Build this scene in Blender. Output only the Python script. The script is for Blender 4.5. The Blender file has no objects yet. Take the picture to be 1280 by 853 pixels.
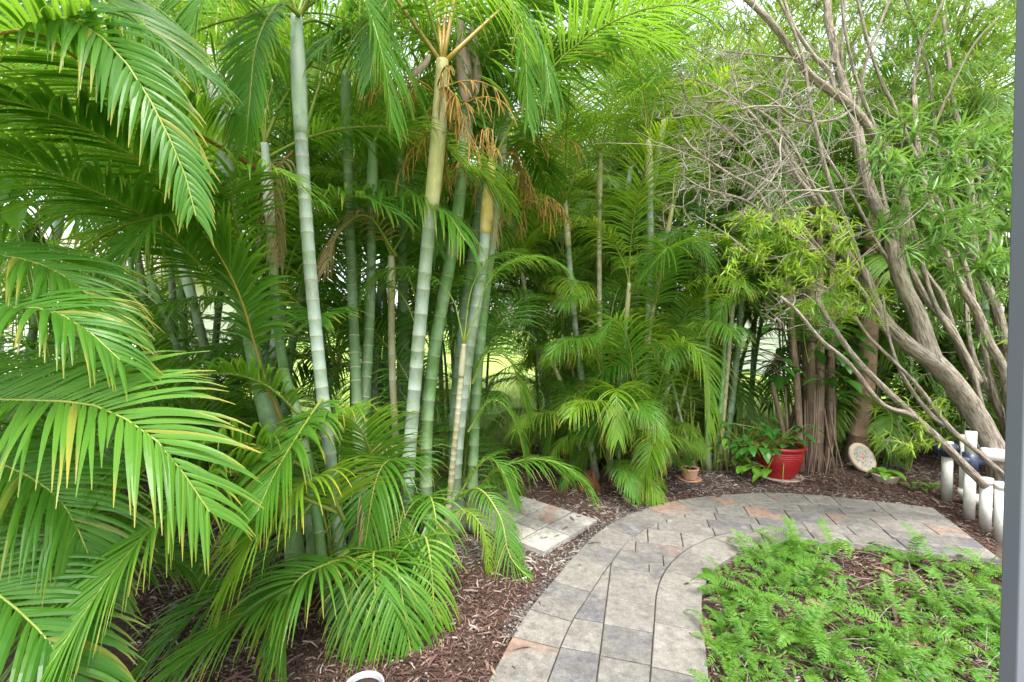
import bpy, math, random
from mathutils import Vector, Matrix, noise
R = math.radians
PI = math.pi
rnd = random.Random(7)
scene = bpy.context.scene
COL = scene.collection
V = Vector
UP = V((0, 0, 1))

# ------------------------------------------------------------------ camera
CAM_H, FPX, PITCH = 1.55, 570.0, R(1.35)
cam_d = bpy.data.cameras.new('camera')
cam_d.sensor_width = 36.0
cam_d.lens = 36.0 * FPX / 1280.0
cam_d.clip_start, cam_d.clip_end = 0.05, 2000
cam = bpy.data.objects.new('camera', cam_d)
COL.objects.link(cam)
cam.location = (0, 0, CAM_H)
cam.rotation_euler = (PI / 2 - PITCH, 0, 0)
scene.camera = cam


def un(px, py, d):
    """world point seen at a photograph pixel, d metres ahead"""
    a, b = (px - 640) / FPX, -(py - 426.5) / FPX
    y = math.cos(PITCH) + b * math.sin(PITCH)
    z = -math.sin(PITCH) + b * math.cos(PITCH)
    k = d / y
    return V((a * k, d, CAM_H + z * k))


def G(px, py, z=0.0):
    b = -(py - 426.5) / FPX
    y = math.cos(PITCH) + b * math.sin(PITCH)
    zz = -math.sin(PITCH) + b * math.cos(PITCH)
    k = (z - CAM_H) / zz
    return V(((px - 640) / FPX * k, y * k, z))


# ------------------------------------------------------------------ materials
def new_mat(name):
    m = bpy.data.materials.new(name)
    m.use_nodes = True
    nt = m.node_tree
    nt.nodes.clear()
    out = nt.nodes.new('ShaderNodeOutputMaterial')
    return m, nt, out


def N(nt, kind, **kw):
    n = nt.nodes.new('ShaderNode' + kind)
    for k, v in kw.items():
        setattr(n, k, v)
    return n


def mixc(nt, fac, a, b, blend='MIX'):
    n = nt.nodes.new('ShaderNodeMix')
    n.data_type = 'RGBA'
    n.blend_type = blend
    for sock, v in ((n.inputs[0], fac), (n.inputs[6], a), (n.inputs[7], b)):
        if hasattr(v, 'is_linked') or hasattr(v, 'links'):
            nt.links.new(v, sock)
        elif isinstance(v, (int, float)):
            sock.default_value = v
        else:
            sock.default_value = (*v, 1)
    return n.outputs[2]


def ramp(nt, src, stops):
    n = nt.nodes.new('ShaderNodeValToRGB')
    nt.links.new(src, n.inputs[0])
    el = n.color_ramp.elements
    while len(el) < len(stops):
        el.new(0.5)
    for e, (p, c) in zip(el, stops):
        e.position = p
        e.color = (*c, 1) if not isinstance(c, (int, float)) else (c, c, c, 1)
    return n.outputs[0]


def noise_tex(nt, scale, detail=4, rough=0.6, coord='Object', stretch=None):
    tc = N(nt, 'TexCoord')
    src = tc.outputs[coord]
    if stretch:
        mp = N(nt, 'Mapping')
        mp.inputs['Scale'].default_value = stretch
        nt.links.new(src, mp.inputs[0])
        src = mp.outputs[0]
    n = N(nt, 'TexNoise')
    n.inputs['Scale'].default_value = scale
    n.inputs['Detail'].default_value = detail
    n.inputs['Roughness'].default_value = rough
    nt.links.new(src, n.inputs['Vector'])
    return n.outputs[0]


def bump(nt, src, strength, dist=0.01):
    b = N(nt, 'Bump')
    b.inputs['Strength'].default_value = strength
    b.inputs['Distance'].default_value = dist
    nt.links.new(src, b.inputs['Height'])
    return b.outputs[0]


def principled(nt, out, col, rough=0.6, spec=0.5, normal=None, metal=0.0):
    p = N(nt, 'BsdfPrincipled')
    if hasattr(col, 'links'):
        nt.links.new(col, p.inputs['Base Color'])
    else:
        p.inputs['Base Color'].default_value = (*col, 1)
    if hasattr(rough, 'links'):
        nt.links.new(rough, p.inputs['Roughness'])
    else:
        p.inputs['Roughness'].default_value = rough
    p.inputs['Specular IOR Level'].default_value = spec
    p.inputs['Metallic'].default_value = metal
    if normal is not None:
        nt.links.new(normal, p.inputs['Normal'])
    if out is not None:
        nt.links.new(p.outputs[0], out.inputs[0])
    return p


def leaf_mat(name, c1, c2, tip, trans_col, trans=0.4, rough=0.38, tip_amt=0.8, spec=0.36):
    m, nt, out = new_mat(name)
    geo = N(nt, 'NewGeometry')
    info = N(nt, 'ObjectInfo')
    uv = N(nt, 'UVMap')
    sep = N(nt, 'SeparateXYZ')
    nt.links.new(uv.outputs[0], sep.inputs[0])
    a = N(nt, 'Math', operation='ADD')
    nt.links.new(geo.outputs['Random Per Island'], a.inputs[0])
    nt.links.new(info.outputs['Random'], a.inputs[1])
    h = N(nt, 'Math', operation='MULTIPLY')
    nt.links.new(a.outputs[0], h.inputs[0])
    h.inputs[1].default_value = 0.5
    base = mixc(nt, h.outputs[0], c1, c2)
    # fine lengthwise streaks
    st = noise_tex(nt, 1.0, 2, 0.5, 'UV', (14, 1.5, 1))
    base = mixc(nt, 0.35, base, ramp(nt, st, [(0.3, 0.35), (0.7, 0.9)]), 'OVERLAY')
    # dry, yellowing tips on some leaflets
    v = N(nt, 'Math', operation='ADD')
    nt.links.new(sep.outputs[1], v.inputs[0])
    r2 = N(nt, 'Math', operation='MULTIPLY_ADD')
    nt.links.new(geo.outputs['Random Per Island'], r2.inputs[0])
    r2.inputs[1].default_value = 0.34
    r2.inputs[2].default_value = -0.22
    nt.links.new(r2.outputs[0], v.inputs[1])
    f = ramp(nt, v.outputs[0], [(0.72, 0.0), (0.98, tip_amt)])
    base = mixc(nt, f, base, tip)
    # an odd leaflet gone yellow or brown, and small brown specks
    old = ramp(nt, geo.outputs['Random Per Island'], [(0.955, 0.0), (0.99, 0.75)])
    base = mixc(nt, old, base, tip)
    sp = noise_tex(nt, 1.0, 3, 0.6, 'UV', (6, 26, 1))
    base = mixc(nt, ramp(nt, sp, [(0.70, 0.0), (0.78, 0.5)]), base, (0.16, 0.12, 0.04))
    p = principled(nt, None, base, rough, spec)
    t = N(nt, 'BsdfTranslucent')
    tc = mixc(nt, 0.55, base, trans_col)
    nt.links.new(tc, t.inputs[0])
    mx = N(nt, 'MixShader')
    mx.inputs[0].default_value = trans
    nt.links.new(p.outputs[0], mx.inputs[1])
    nt.links.new(t.outputs[0], mx.inputs[2])
    nt.links.new(mx.outputs[0], out.inputs[0])
    return m


def simple(name, c1, c2, scale=8, rough=0.6, spec=0.4, bmp=0.0, stretch=None, metal=0.0, island=0.0, bdist=0.01, coord='Object'):
    m, nt, out = new_mat(name)
    nz = noise_tex(nt, scale, 5, 0.62, coord, stretch)
    col = mixc(nt, ramp(nt, nz, [(0.3, 0.0), (0.7, 1.0)]), c1, c2)
    if island:
        geo = N(nt, 'NewGeometry')
        col = mixc(nt, island, col, ramp(nt, geo.outputs['Random Per Island'], [(0, 0.15), (1, 0.85)]), 'OVERLAY')
    nrm = bump(nt, nz, bmp, bdist) if bmp else None
    principled(nt, out, col, rough, spec, nrm, metal)
    return m


M = {}
M['palm_green'] = leaf_mat('palm_leaf_green', (0.050, 0.160, 0.018), (0.100, 0.240, 0.026), (0.38, 0.30, 0.06), (0.32, 0.54, 0.03), 0.5, 0.36)
M['palm_dark'] = leaf_mat('palm_leaf_deep_green', (0.040, 0.140, 0.018), (0.085, 0.220, 0.020), (0.28, 0.25, 0.05), (0.28, 0.50, 0.02), 0.5, 0.34)
M['palm_yellow'] = leaf_mat('palm_leaf_yellow_green', (0.098, 0.235, 0.020), (0.175, 0.315, 0.024), (0.48, 0.35, 0.05), (0.44, 0.58, 0.02), 0.47, 0.34)
M['palm_dry'] = leaf_mat('palm_leaf_dry', (0.32, 0.24, 0.14), (0.24, 0.15, 0.07), (0.35, 0.28, 0.18), (0.4, 0.28, 0.12), 0.25, 0.7)
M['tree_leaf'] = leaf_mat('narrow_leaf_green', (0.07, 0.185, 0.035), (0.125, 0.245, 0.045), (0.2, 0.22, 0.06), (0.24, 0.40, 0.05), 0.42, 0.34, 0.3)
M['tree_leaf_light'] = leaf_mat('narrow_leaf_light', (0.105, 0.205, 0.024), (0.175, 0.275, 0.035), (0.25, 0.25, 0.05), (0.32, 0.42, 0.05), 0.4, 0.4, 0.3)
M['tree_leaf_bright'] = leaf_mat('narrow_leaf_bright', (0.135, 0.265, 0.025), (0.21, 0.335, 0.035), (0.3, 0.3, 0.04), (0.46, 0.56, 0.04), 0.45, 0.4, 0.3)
M['far_leaf'] = leaf_mat('far_leaf', (0.06, 0.15, 0.02), (0.125, 0.225, 0.025), (0.2, 0.22, 0.04), (0.30, 0.43, 0.03), 0.48, 0.45, 0.3)
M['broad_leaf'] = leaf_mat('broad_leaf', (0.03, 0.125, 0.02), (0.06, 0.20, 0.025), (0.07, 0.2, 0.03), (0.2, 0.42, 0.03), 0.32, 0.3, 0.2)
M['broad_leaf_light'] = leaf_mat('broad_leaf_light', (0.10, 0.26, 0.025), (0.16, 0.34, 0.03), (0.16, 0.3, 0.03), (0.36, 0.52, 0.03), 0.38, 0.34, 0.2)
M['fern_leaf'] = leaf_mat('fern_leaf', (0.055, 0.175, 0.022), (0.125, 0.265, 0.03), (0.2, 0.25, 0.05), (0.34, 0.52, 0.03), 0.42, 0.45, 0.4)
M['grass_blade'] = leaf_mat('grass_blade', (0.19, 0.31, 0.03), (0.30, 0.42, 0.05), (0.36, 0.4, 0.08), (0.4, 0.5, 0.04), 0.4, 0.5, 0.5)
M['rachis'] = simple('frond_rachis_green', (0.13, 0.21, 0.03), (0.22, 0.235, 0.04), 5, 0.4)
M['rachis_orange'] = simple('frond_stalk_orange', (0.33, 0.20, 0.04), (0.23, 0.17, 0.04), 6, 0.42)
M['rachis_brown'] = simple('frond_rachis_brown', (0.15, 0.055, 0.018), (0.26, 0.15, 0.03), 9, 0.5)
M['flower'] = simple('flower_spray_orange', (0.34, 0.19, 0.03), (0.19, 0.11, 0.025), 30, 0.6, island=0.5)
M['sheath'] = simple('dry_sheath', (0.23, 0.15, 0.13), (0.33, 0.25, 0.22), 5, 0.6, bmp=0.3, stretch=(8, 8, 1))
M['twig'] = simple('bare_twig', (0.21, 0.18, 0.15), (0.33, 0.295, 0.26), 9, 0.85, 0.2)
M['dry_stem'] = simple('dry_stem', (0.125, 0.085, 0.058), (0.25, 0.185, 0.135), 6, 0.85, 0.2, 0.6, (7, 7, 0.8))


def cane_mat(name, green, wax, wlo, whi):
    """palm cane: skin with a worn waxy bloom and dark flecks"""
    m, nt, out = new_mat(name)
    a = noise_tex(nt, 3.2, 5, 0.65, 'Object', (1.5, 1.5, 1))
    b = noise_tex(nt, 26, 3, 0.6, 'Object', (1.6, 1.6, 0.5))
    c = noise_tex(nt, 60, 2, 0.5, 'Object', (1, 1, 0.25))
    skin = mixc(nt, ramp(nt, a, [(0.35, 0.0), (0.65, 1.0)]), green, tuple(x * 1.5 for x in green))
    f = ramp(nt, a, [(wlo, 0.0), (whi, 1.0)])
    col = mixc(nt, f, skin, wax)
    col = mixc(nt, ramp(nt, b, [(0.55, 0.0), (0.75, 0.55)]), col, tuple(x * 1.7 for x in green))
    col = mixc(nt, ramp(nt, c, [(0.66, 0.0), (0.75, 0.5)]), col, (0.09, 0.075, 0.05))
    d = noise_tex(nt, 9, 4, 0.7, 'Object', (1, 1, 0.6))
    col = mixc(nt, ramp(nt, d, [(0.60, 0.0), (0.70, 0.55)]), col, (0.16, 0.15, 0.10))
    col = mixc(nt, ramp(nt, d, [(0.26, 0.6), (0.36, 0.0)]), col, tuple(x * .8 + .3 for x in green))
    # soil splashed on the foot of the cane
    tcz = N(nt, 'TexCoord')
    sz = N(nt, 'SeparateXYZ')
    nt.links.new(tcz.outputs['Object'], sz.inputs[0])
    zz = N(nt, 'Math', operation='MULTIPLY_ADD')
    nt.links.new(a, zz.inputs[0])
    zz.inputs[1].default_value = 0.5
    nt.links.new(sz.outputs[2], zz.inputs[2])
    col = mixc(nt, ramp(nt, zz.outputs[0], [(0.26, 0.75), (0.55, 0.0)]), col, (0.10, 0.075, 0.05))
    principled(nt, out, col, 0.55, 0.3, bump(nt, b, 0.2, 0.004))
    return m


M['cane_pale'] = cane_mat('palm_cane_pale', (0.13, 0.185, 0.095), (0.265, 0.31, 0.29), 0.34, 0.62)
M['cane_green'] = cane_mat('palm_cane_green', (0.085, 0.165, 0.05), (0.22, 0.30, 0.20), 0.46, 0.72)
M['cane_dark'] = cane_mat('palm_cane_dark', (0.07, 0.12, 0.05), (0.22, 0.28, 0.22), 0.5, 0.75)
M['cane_tan'] = cane_mat('palm_cane_tan', (0.20, 0.185, 0.09), (0.33, 0.315, 0.24), 0.4, 0.6)
M['shaft_cream'] = cane_mat('palm_shaft_cream', (0.29, 0.275, 0.12), (0.40, 0.375, 0.29), 0.42, 0.62)
M['shaft_blue'] = cane_mat('palm_shaft_waxy', (0.20, 0.28, 0.20), (0.37, 0.42, 0.395), 0.32, 0.55)
M['shaft_orange'] = cane_mat('palm_shaft_orange', (0.33, 0.25, 0.07), (0.42, 0.40, 0.29), 0.45, 0.7)
M['ring'] = simple('cane_ring_scar', (0.29, 0.275, 0.20), (0.17, 0.16, 0.10), 14, 0.8)

# bark
m, nt, out = new_mat('tree_bark')
a = noise_tex(nt, 16, 6, 0.7, 'UV', (1.0, 0.16, 1))
b = noise_tex(nt, 2.5, 3, 0.6, 'Object')
col = mixc(nt, ramp(nt, a, [(0.38, 0.0), (0.58, 1.0)]), (0.11, 0.078, 0.056), (0.41, 0.345, 0.285))
col = mixc(nt, ramp(nt, b, [(0.4, 0.0), (0.75, 0.45)]), col, (0.30, 0.285, 0.24))
principled(nt, out, col, 0.85, 0.2, bump(nt, a, 1.0, 0.04))
M['bark'] = m

# pavers: every paver its own blend of buff grey, blue grey and a little terracotta
def paver_mat(name, light, dark, blue):
    m, nt, out = new_mat(name)
    geo = N(nt, 'NewGeometry')
    cmb = N(nt, 'CombineXYZ')
    ml = N(nt, 'Math', operation='MULTIPLY')
    ml.inputs[1].default_value = 37.0
    nt.links.new(geo.outputs['Random Per Island'], ml.inputs[0])
    nt.links.new(ml.outputs[0], cmb.inputs[2])
    tc = N(nt, 'TexCoord')
    ad = N(nt, 'VectorMath', operation='ADD')
    nt.links.new(tc.outputs['Object'], ad.inputs[0])
    nt.links.new(cmb.outputs[0], ad.inputs[1])


    def pn(scale, detail, rough):
        n = N(nt, 'TexNoise')
        n.inputs['Scale'].default_value = scale
        n.inputs['Detail'].default_value = detail
        n.inputs['Roughness'].default_value = rough
        nt.links.new(ad.outputs[0], n.inputs['Vector'])
        return n.outputs[0]


    big, big2, fine, grit = pn(2.6, 3, 0.6), pn(2.1, 2, 0.5), pn(22, 6, 0.75), pn(190, 3, 0.8)
    isl = geo.outputs['Random Per Island']
    c = mixc(nt, ramp(nt, isl, [(0, 0.0), (1, 1.0)]), light, dark)
    s = N(nt, 'Math', operation='ADD')
    nt.links.new(big, s.inputs[0])
    i2 = N(nt, 'Math', operation='MULTIPLY_ADD')
    nt.links.new(isl, i2.inputs[0])
    i2.inputs[1].default_value = 0.30
    i2.inputs[2].default_value = -0.15
    nt.links.new(i2.outputs[0], s.inputs[1])
    c = mixc(nt, ramp(nt, s.outputs[0], [(0.55, 0.0), (0.68, blue)]), c, (0.085, 0.085, 0.098))
    wr = N(nt, 'Math', operation='WRAP')
    i3 = N(nt, 'Math', operation='MULTIPLY')
    nt.links.new(isl, i3.inputs[0])
    i3.inputs[1].default_value = 7.3
    wr.inputs[1].default_value = 1.0
    wr.inputs[2].default_value = 0.0
    nt.links.new(i3.outputs[0], wr.inputs[0])
    tf = N(nt, 'Math', operation='MULTIPLY')
    nt.links.new(ramp(nt, big2, [(0.50, 0.0), (0.60, 0.8)]), tf.inputs[0])
    nt.links.new(ramp(nt, wr.outputs[0], [(0.76, 0.0), (0.82, 1.0)]), tf.inputs[1])
    c = mixc(nt, tf.outputs[0], c, (0.225, 0.142, 0.105))
    c = mixc(nt, 0.8, c, ramp(nt, fine, [(0.3, 0.25), (0.7, 0.75)]), 'OVERLAY')
    c = mixc(nt, ramp(nt, pn(7, 5, .7), [(0.56, 0.0), (0.70, 0.55)]), c, (0.27, 0.26, 0.245))
    c = mixc(nt, ramp(nt, pn(4.3, 5, .75), [(0.58, 0.0), (0.72, 0.6)]), c, (0.095, 0.087, 0.075))
    c = mixc(nt, 0.55, c, ramp(nt, grit, [(0.35, 0.25), (0.65, 0.75)]), 'OVERLAY')
    principled(nt, out, c, 0.85, 0.25, bump(nt, grit, 0.35, 0.002))
    return m


M['paver'] = paver_mat('concrete_paver', (0.178, 0.166, 0.147), (0.126, 0.119, 0.108), .62)
M['paver_lit'] = paver_mat('lit_paver', (0.36, 0.345, 0.31), (0.28, 0.265, 0.24), .3)  # pad copy of the paver, stronger light on it painted in as lighter colour

# mulch
m, nt, out = new_mat('mulch_soil')
a = noise_tex(nt, 30, 6, 0.75)
b = noise_tex(nt, 1.1, 3, 0.6)
col = mixc(nt, ramp(nt, a, [(0.3, 0.0), (0.7, 1.0)]), (0.028, 0.016, 0.012), (0.115, 0.068, 0.05))
col = mixc(nt, ramp(nt, b, [(0.4, 0.0), (0.7, 0.5)]), col, (0.15, 0.115, 0.09))
principled(nt, out, col, 0.95, 0.15, bump(nt, a, 0.9, 0.03))
M['mulch'] = m


def chip_mat(name, stops):
    m, nt, out = new_mat(name)
    geo = N(nt, 'NewGeometry')
    c = ramp(nt, geo.outputs['Random Per Island'], stops)
    nz = noise_tex(nt, 60, 3, 0.6)
    c = mixc(nt, 0.4, c, ramp(nt, nz, [(0.3, 0.25), (0.7, 0.75)]), 'OVERLAY')
    principled(nt, out, c, 0.85, 0.25)
    return m


M['chips'] = chip_mat('mulch_chips', [(0, (0.032, 0.019, 0.015)), (0.35, (0.07, 0.04, 0.032)), (0.62, (0.115, 0.063, 0.05)), (0.82, (0.155, 0.10, 0.08)), (0.95, (0.22, 0.175, 0.145)), (1, (0.30, 0.26, 0.22))])
M['chips_grey'] = chip_mat('weathered_chips', [(0, (0.06, 0.045, 0.04)), (0.4, (0.14, 0.115, 0.10)), (0.8, (0.24, 0.205, 0.18)), (1, (0.34, 0.30, 0.27))])
M['gravel'] = chip_mat('grey_gravel', [(0, (0.04, 0.038, 0.038)), (0.6, (0.10, 0.095, 0.092)), (1, (0.20, 0.19, 0.175))])
m, nt, out = new_mat('lawn_turf')
a = noise_tex(nt, 40, 5, 0.7)
b = noise_tex(nt, 0.5, 3, 0.6)
col = mixc(nt, ramp(nt, a, [(0.3, 0.0), (0.7, 1.0)]), (0.20, 0.30, 0.05), (0.30, 0.40, 0.08))
col = mixc(nt, ramp(nt, b, [(0.4, 0.0), (0.7, 0.6)]), col, (0.36, 0.42, 0.14))
principled(nt, out, col, 0.9, 0.2, bump(nt, a, 0.5, 0.03))
M['lawn'] = m
m, nt, out = new_mat('white_pvc')
a = noise_tex(nt, 9, 5, 0.65)
tcz = N(nt, 'TexCoord')
sz = N(nt, 'SeparateXYZ')
nt.links.new(tcz.outputs['Object'], sz.inputs[0])
zz = N(nt, 'Math', operation='MULTIPLY_ADD')
nt.links.new(a, zz.inputs[0])
zz.inputs[1].default_value = 0.35
nt.links.new(sz.outputs[2], zz.inputs[2])
col = mixc(nt, ramp(nt, a, [(0.4, 0.0), (0.7, 0.6)]), (0.66, 0.655, 0.62), (0.50, 0.48, 0.42))
col = mixc(nt, ramp(nt, zz.outputs[0], [(0.16, 0.8), (0.34, 0.0)]), col, (0.22, 0.17, 0.12))
principled(nt, out, col, 0.42, 0.45)
M['pvc'] = m
M['navy'] = simple('navy_plastic', (0.018, 0.026, 0.055), (0.03, 0.04, 0.075), 12, 0.4)
M['red_glaze'] = simple('red_glazed_pot', (0.36, 0.018, 0.016), (0.27, 0.012, 0.014), 6, 0.32, 0.5)
M['terracotta'] = simple('terracotta', (0.44, 0.235, 0.14), (0.52, 0.32, 0.21), 10, 0.8, 0.2, 0.2)
M['stone_tan'] = simple('cast_stone_tan', (0.44, 0.37, 0.28), (0.33, 0.28, 0.21), 14, 0.85, 0.2, 0.3)
M['stone_grey'] = simple('mosaic_grey', (0.23, 0.24, 0.235), (0.36, 0.37, 0.35), 40, 0.6, 0.3, 0.3, island=0.5)
M['stone_red'] = simple('mosaic_red', (0.45, 0.11, 0.07), (0.5, 0.2, 0.12), 30, 0.6)
M['soil'] = simple('potting_soil', (0.03, 0.02, 0.015), (0.075, 0.05, 0.035), 40, 0.95, 0.1, 0.8)
M['grey_metal'] = simple('grey_post_paint', (0.120, 0.126, 0.172), (0.130, 0.136, 0.178), 3, 0.42, 0.4)
M['black_metal'] = simple('black_stake', (0.012, 0.012, 0.012), (0.02, 0.02, 0.02), 10, 0.5)
M['white_plastic'] = simple('white_bucket_plastic', (0.30, 0.31, 0.325), (0.23, 0.24, 0.255), 5, 0.4, 0.5)
M['render_white'] = simple('white_wall_render', (0.78, 0.77, 0.74), (0.70, 0.69, 0.66), 2, 0.85, 0.2)
M['roof_tile'] = simple('roof_tile', (0.36, 0.30, 0.26), (0.28, 0.24, 0.21), 6, 0.85, 0.2)
M['window_dark'] = simple('window_glass', (0.05, 0.06, 0.07), (0.08, 0.09, 0.1), 2, 0.08, 0.6)
M['old_trunk'] = simple('old_palm_trunk', (0.165, 0.105, 0.068), (0.32, 0.215, 0.15), 7, 0.85, 0.2, 0.7, (2, 2, 1))


# ------------------------------------------------------------------ mesh helpers
class MB:
    def __init__(s):
        s.v, s.f, s.uv, s.mi = [], [], [], []

    def face(s, idx, uv=None, mi=0):
        s.f.append(idx)
        s.uv.extend(uv if uv else [(0.5, 0.0)] * len(idx))
        s.mi.append(mi)

    def quad_strip(s, rows, uvrows, mi=0):
        """rows: lists of equally many points"""
        b = len(s.v)
        n = len(rows[0])
        for r in rows:
            s.v.extend(r)
        for i in range(len(rows) - 1):
            for j in range(n - 1):
                q = (b + i * n + j, b + i * n + j + 1, b + (i + 1) * n + j + 1, b + (i + 1) * n + j)
                s.face(q, [uvrows[i][j], uvrows[i][j + 1], uvrows[i + 1][j + 1], uvrows[i + 1][j]], mi)

    def tube(s, pts, rad, sides=6, cap=True, mis=None, wob=0.0, vscale=1.0):
        n = len(pts)
        b = len(s.v)
        ref = V((0.31, 0.95, 0.05))
        L = 0.0
        Ls = []
        for i, p in enumerate(pts):
            if i:
                L += (p - pts[i - 1]).length
            Ls.append(L)
            t = (pts[min(i + 1, n - 1)] - pts[max(i - 1, 0)])
            t = t.normalized() if t.length > 1e-9 else UP
            x = t.cross(ref)
            if x.length < 0.05:
                x = t.cross(V((1, 0, 0)))
            x.normalize()
            y = t.cross(x)
            for k in range(sides):
                a = 2 * PI * k / sides
                rr = rad[i]
                if wob:
                    d0 = x * math.cos(a) + y * math.sin(a)
                    rr *= 1 + wob * noise.noise(d0 * 1.3 + p * 2.2)
                s.v.append(p + (x * math.cos(a) + y * math.sin(a)) * rr)
        for i in range(n - 1):
            mi = mis[i] if mis else 0
            for k in range(sides):
                k2 = (k + 1) % sides
                u0, u1 = k / sides * 2 * PI * max(rad[i], .01), (k + 1) / sides * 2 * PI * max(rad[i], .01)
                s.face((b + i * sides + k, b + i * sides + k2, b + (i + 1) * sides + k2, b + (i + 1) * sides + k),
                       [(u0 * vscale, Ls[i] * vscale), (u1 * vscale, Ls[i] * vscale), (u1 * vscale, Ls[i + 1] * vscale), (u0 * vscale, Ls[i + 1] * vscale)], mi)
        if cap:
            s.face(tuple(b + k for k in reversed(range(sides))), None, mis[0] if mis else 0)
            s.face(tuple(b + (n - 1) * sides + k for k in range(sides)), None, mis[-1] if mis else 0)

    def box(s, c, hx, hy, hz, rot=0.0, mi=0):
        b = len(s.v)
        ca, sa = math.cos(rot), math.sin(rot)
        for z in (-hz, hz):
            for x, y in ((-hx, -hy), (hx, -hy), (hx, hy), (-hx, hy)):
                s.v.append(V((c[0] + x * ca - y * sa, c[1] + x * sa + y * ca, c[2] + z)))
        for q in ((3, 2, 1, 0), (4, 5, 6, 7), (0, 1, 5, 4), (1, 2, 6, 5), (2, 3, 7, 6), (3, 0, 4, 7)):
            s.face(tuple(b + i for i in q), None, mi)

    def lathe(s, prof, seg=32, c=V((0, 0, 0)), flute=0, fl_amp=0.0, mi=0):
        b = len(s.v)
        for r, z in prof:
            for k in range(seg):
                a = 2 * PI * k / seg
                rr = r * (1 + (fl_amp * math.cos(flute * a) if flute else 0))
                s.v.append(c + V((rr * math.cos(a), rr * math.sin(a), z)))
        for i in range(len(prof) - 1):
            for k in range(seg):
                k2 = (k + 1) % seg
                s.face((b + i * seg + k, b + i * seg + k2, b + (i + 1) * seg + k2, b + (i + 1) * seg + k), None, mi)
        s.face(tuple(b + k for k in reversed(range(seg))), None, mi)
        s.face(tuple(b + (len(prof) - 1) * seg + k for k in range(seg)), None, mi)

    def mesh(s, name, mats, smooth=False):
        me = bpy.data.meshes.new(name)
        me.from_pydata([tuple(p) for p in s.v], [], s.f)
        for mm in (mats if isinstance(mats, (list, tuple)) else [mats]):
            me.materials.append(mm)
        uvl = me.uv_layers.new(name='UVMap')
        flat = [c for uv in s.uv for c in uv]
        uvl.data.foreach_set('uv', flat)
        me.polygons.foreach_set('material_index', s.mi)
        me.polygons.foreach_set('use_smooth', [smooth] * len(s.f))
        me.update()
        return me


def link(name, me, parent=None, loc=(0, 0, 0), rot=(0, 0, 0), scale=1.0):
    o = bpy.data.objects.new(name, me)
    COL.objects.link(o)
    o.location = loc
    o.rotation_euler = rot
    o.scale = (scale, scale, scale)
    if parent:
        o.parent = parent
    return o


def tag(o, label, cat, group=None):
    o['label'] = label
    o['category'] = cat
    if group:
        o['group'] = group
    return o


def thing(name, label, cat, loc, group=None):
    o = bpy.data.objects.new(name, None)
    o.empty_display_size = 0.1
    COL.objects.link(o)
    o.location = loc
    return tag(o, label, cat, group)


def kind(o, k):
    o['kind'] = k
    return o


def catmull(pts, n):
    """n+1 points evenly spaced in length along a smooth curve through pts"""
    P = [pts[0] * 2 - pts[1]] + list(pts) + [pts[-1] * 2 - pts[-2]]
    fine = []
    for i in range(1, len(P) - 2):
        p0, p1, p2, p3 = P[i - 1], P[i], P[i + 1], P[i + 2]
        for k in range(14):
            t = k / 14
            fine.append(0.5 * ((2 * p1) + (p2 - p0) * t + (2 * p0 - 5 * p1 + 4 * p2 - p3) * t * t + (3 * p1 - p0 - 3 * p2 + p3) * t ** 3))
    fine.append(pts[-1].copy())
    acc = [0.0]
    for i in range(1, len(fine)):
        acc.append(acc[-1] + (fine[i] - fine[i - 1]).length)
    res, j = [], 0
    for k in range(n + 1):
        s = acc[-1] * k / n
        while j < len(acc) - 2 and acc[j + 1] < s:
            j += 1
        w = (s - acc[j]) / max(1e-9, acc[j + 1] - acc[j])
        res.append(fine[j].lerp(fine[j + 1], min(1, max(0, w))))
    return res


# ------------------------------------------------------------------ palm fronds
def blade(mb, p, D, Nl, L, W, droop, K, mi=0, fold=0.16, twist=0.0):
    """one leaflet, creased along its midrib, bending under its own weight"""
    rows, uvr = [], []
    step = L / K
    pos = p.copy()
    d = D.copy()
    for k in range(K + 1):
        s = k / K
        w = W * min(1.0, 0.38 + s * 3.2) * max(0.0, 1 - s ** 2.0) * 0.5
        B = d.cross(Nl)
        if B.length < 1e-4:
            B = d.cross(V((1, 0.2, 0)))
        B.normalize()
        if twist:
            B = (B + Nl * twist * s).normalized()
        nn = B.cross(d).normalized()
        if k == K:
            w = 0.0008
        rows.append([pos - B * w, pos + nn * (w * 2 * fold), pos + B * w])
        uvr.append([(0, s), (0.5, s), (1, s)])
        d = (d + V((0, 0, -1)) * droop * (0.25 + s) / K * 1.6).normalized()
        pos = pos + d * step
    mb.quad_strip(rows, uvr, mi)


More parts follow.
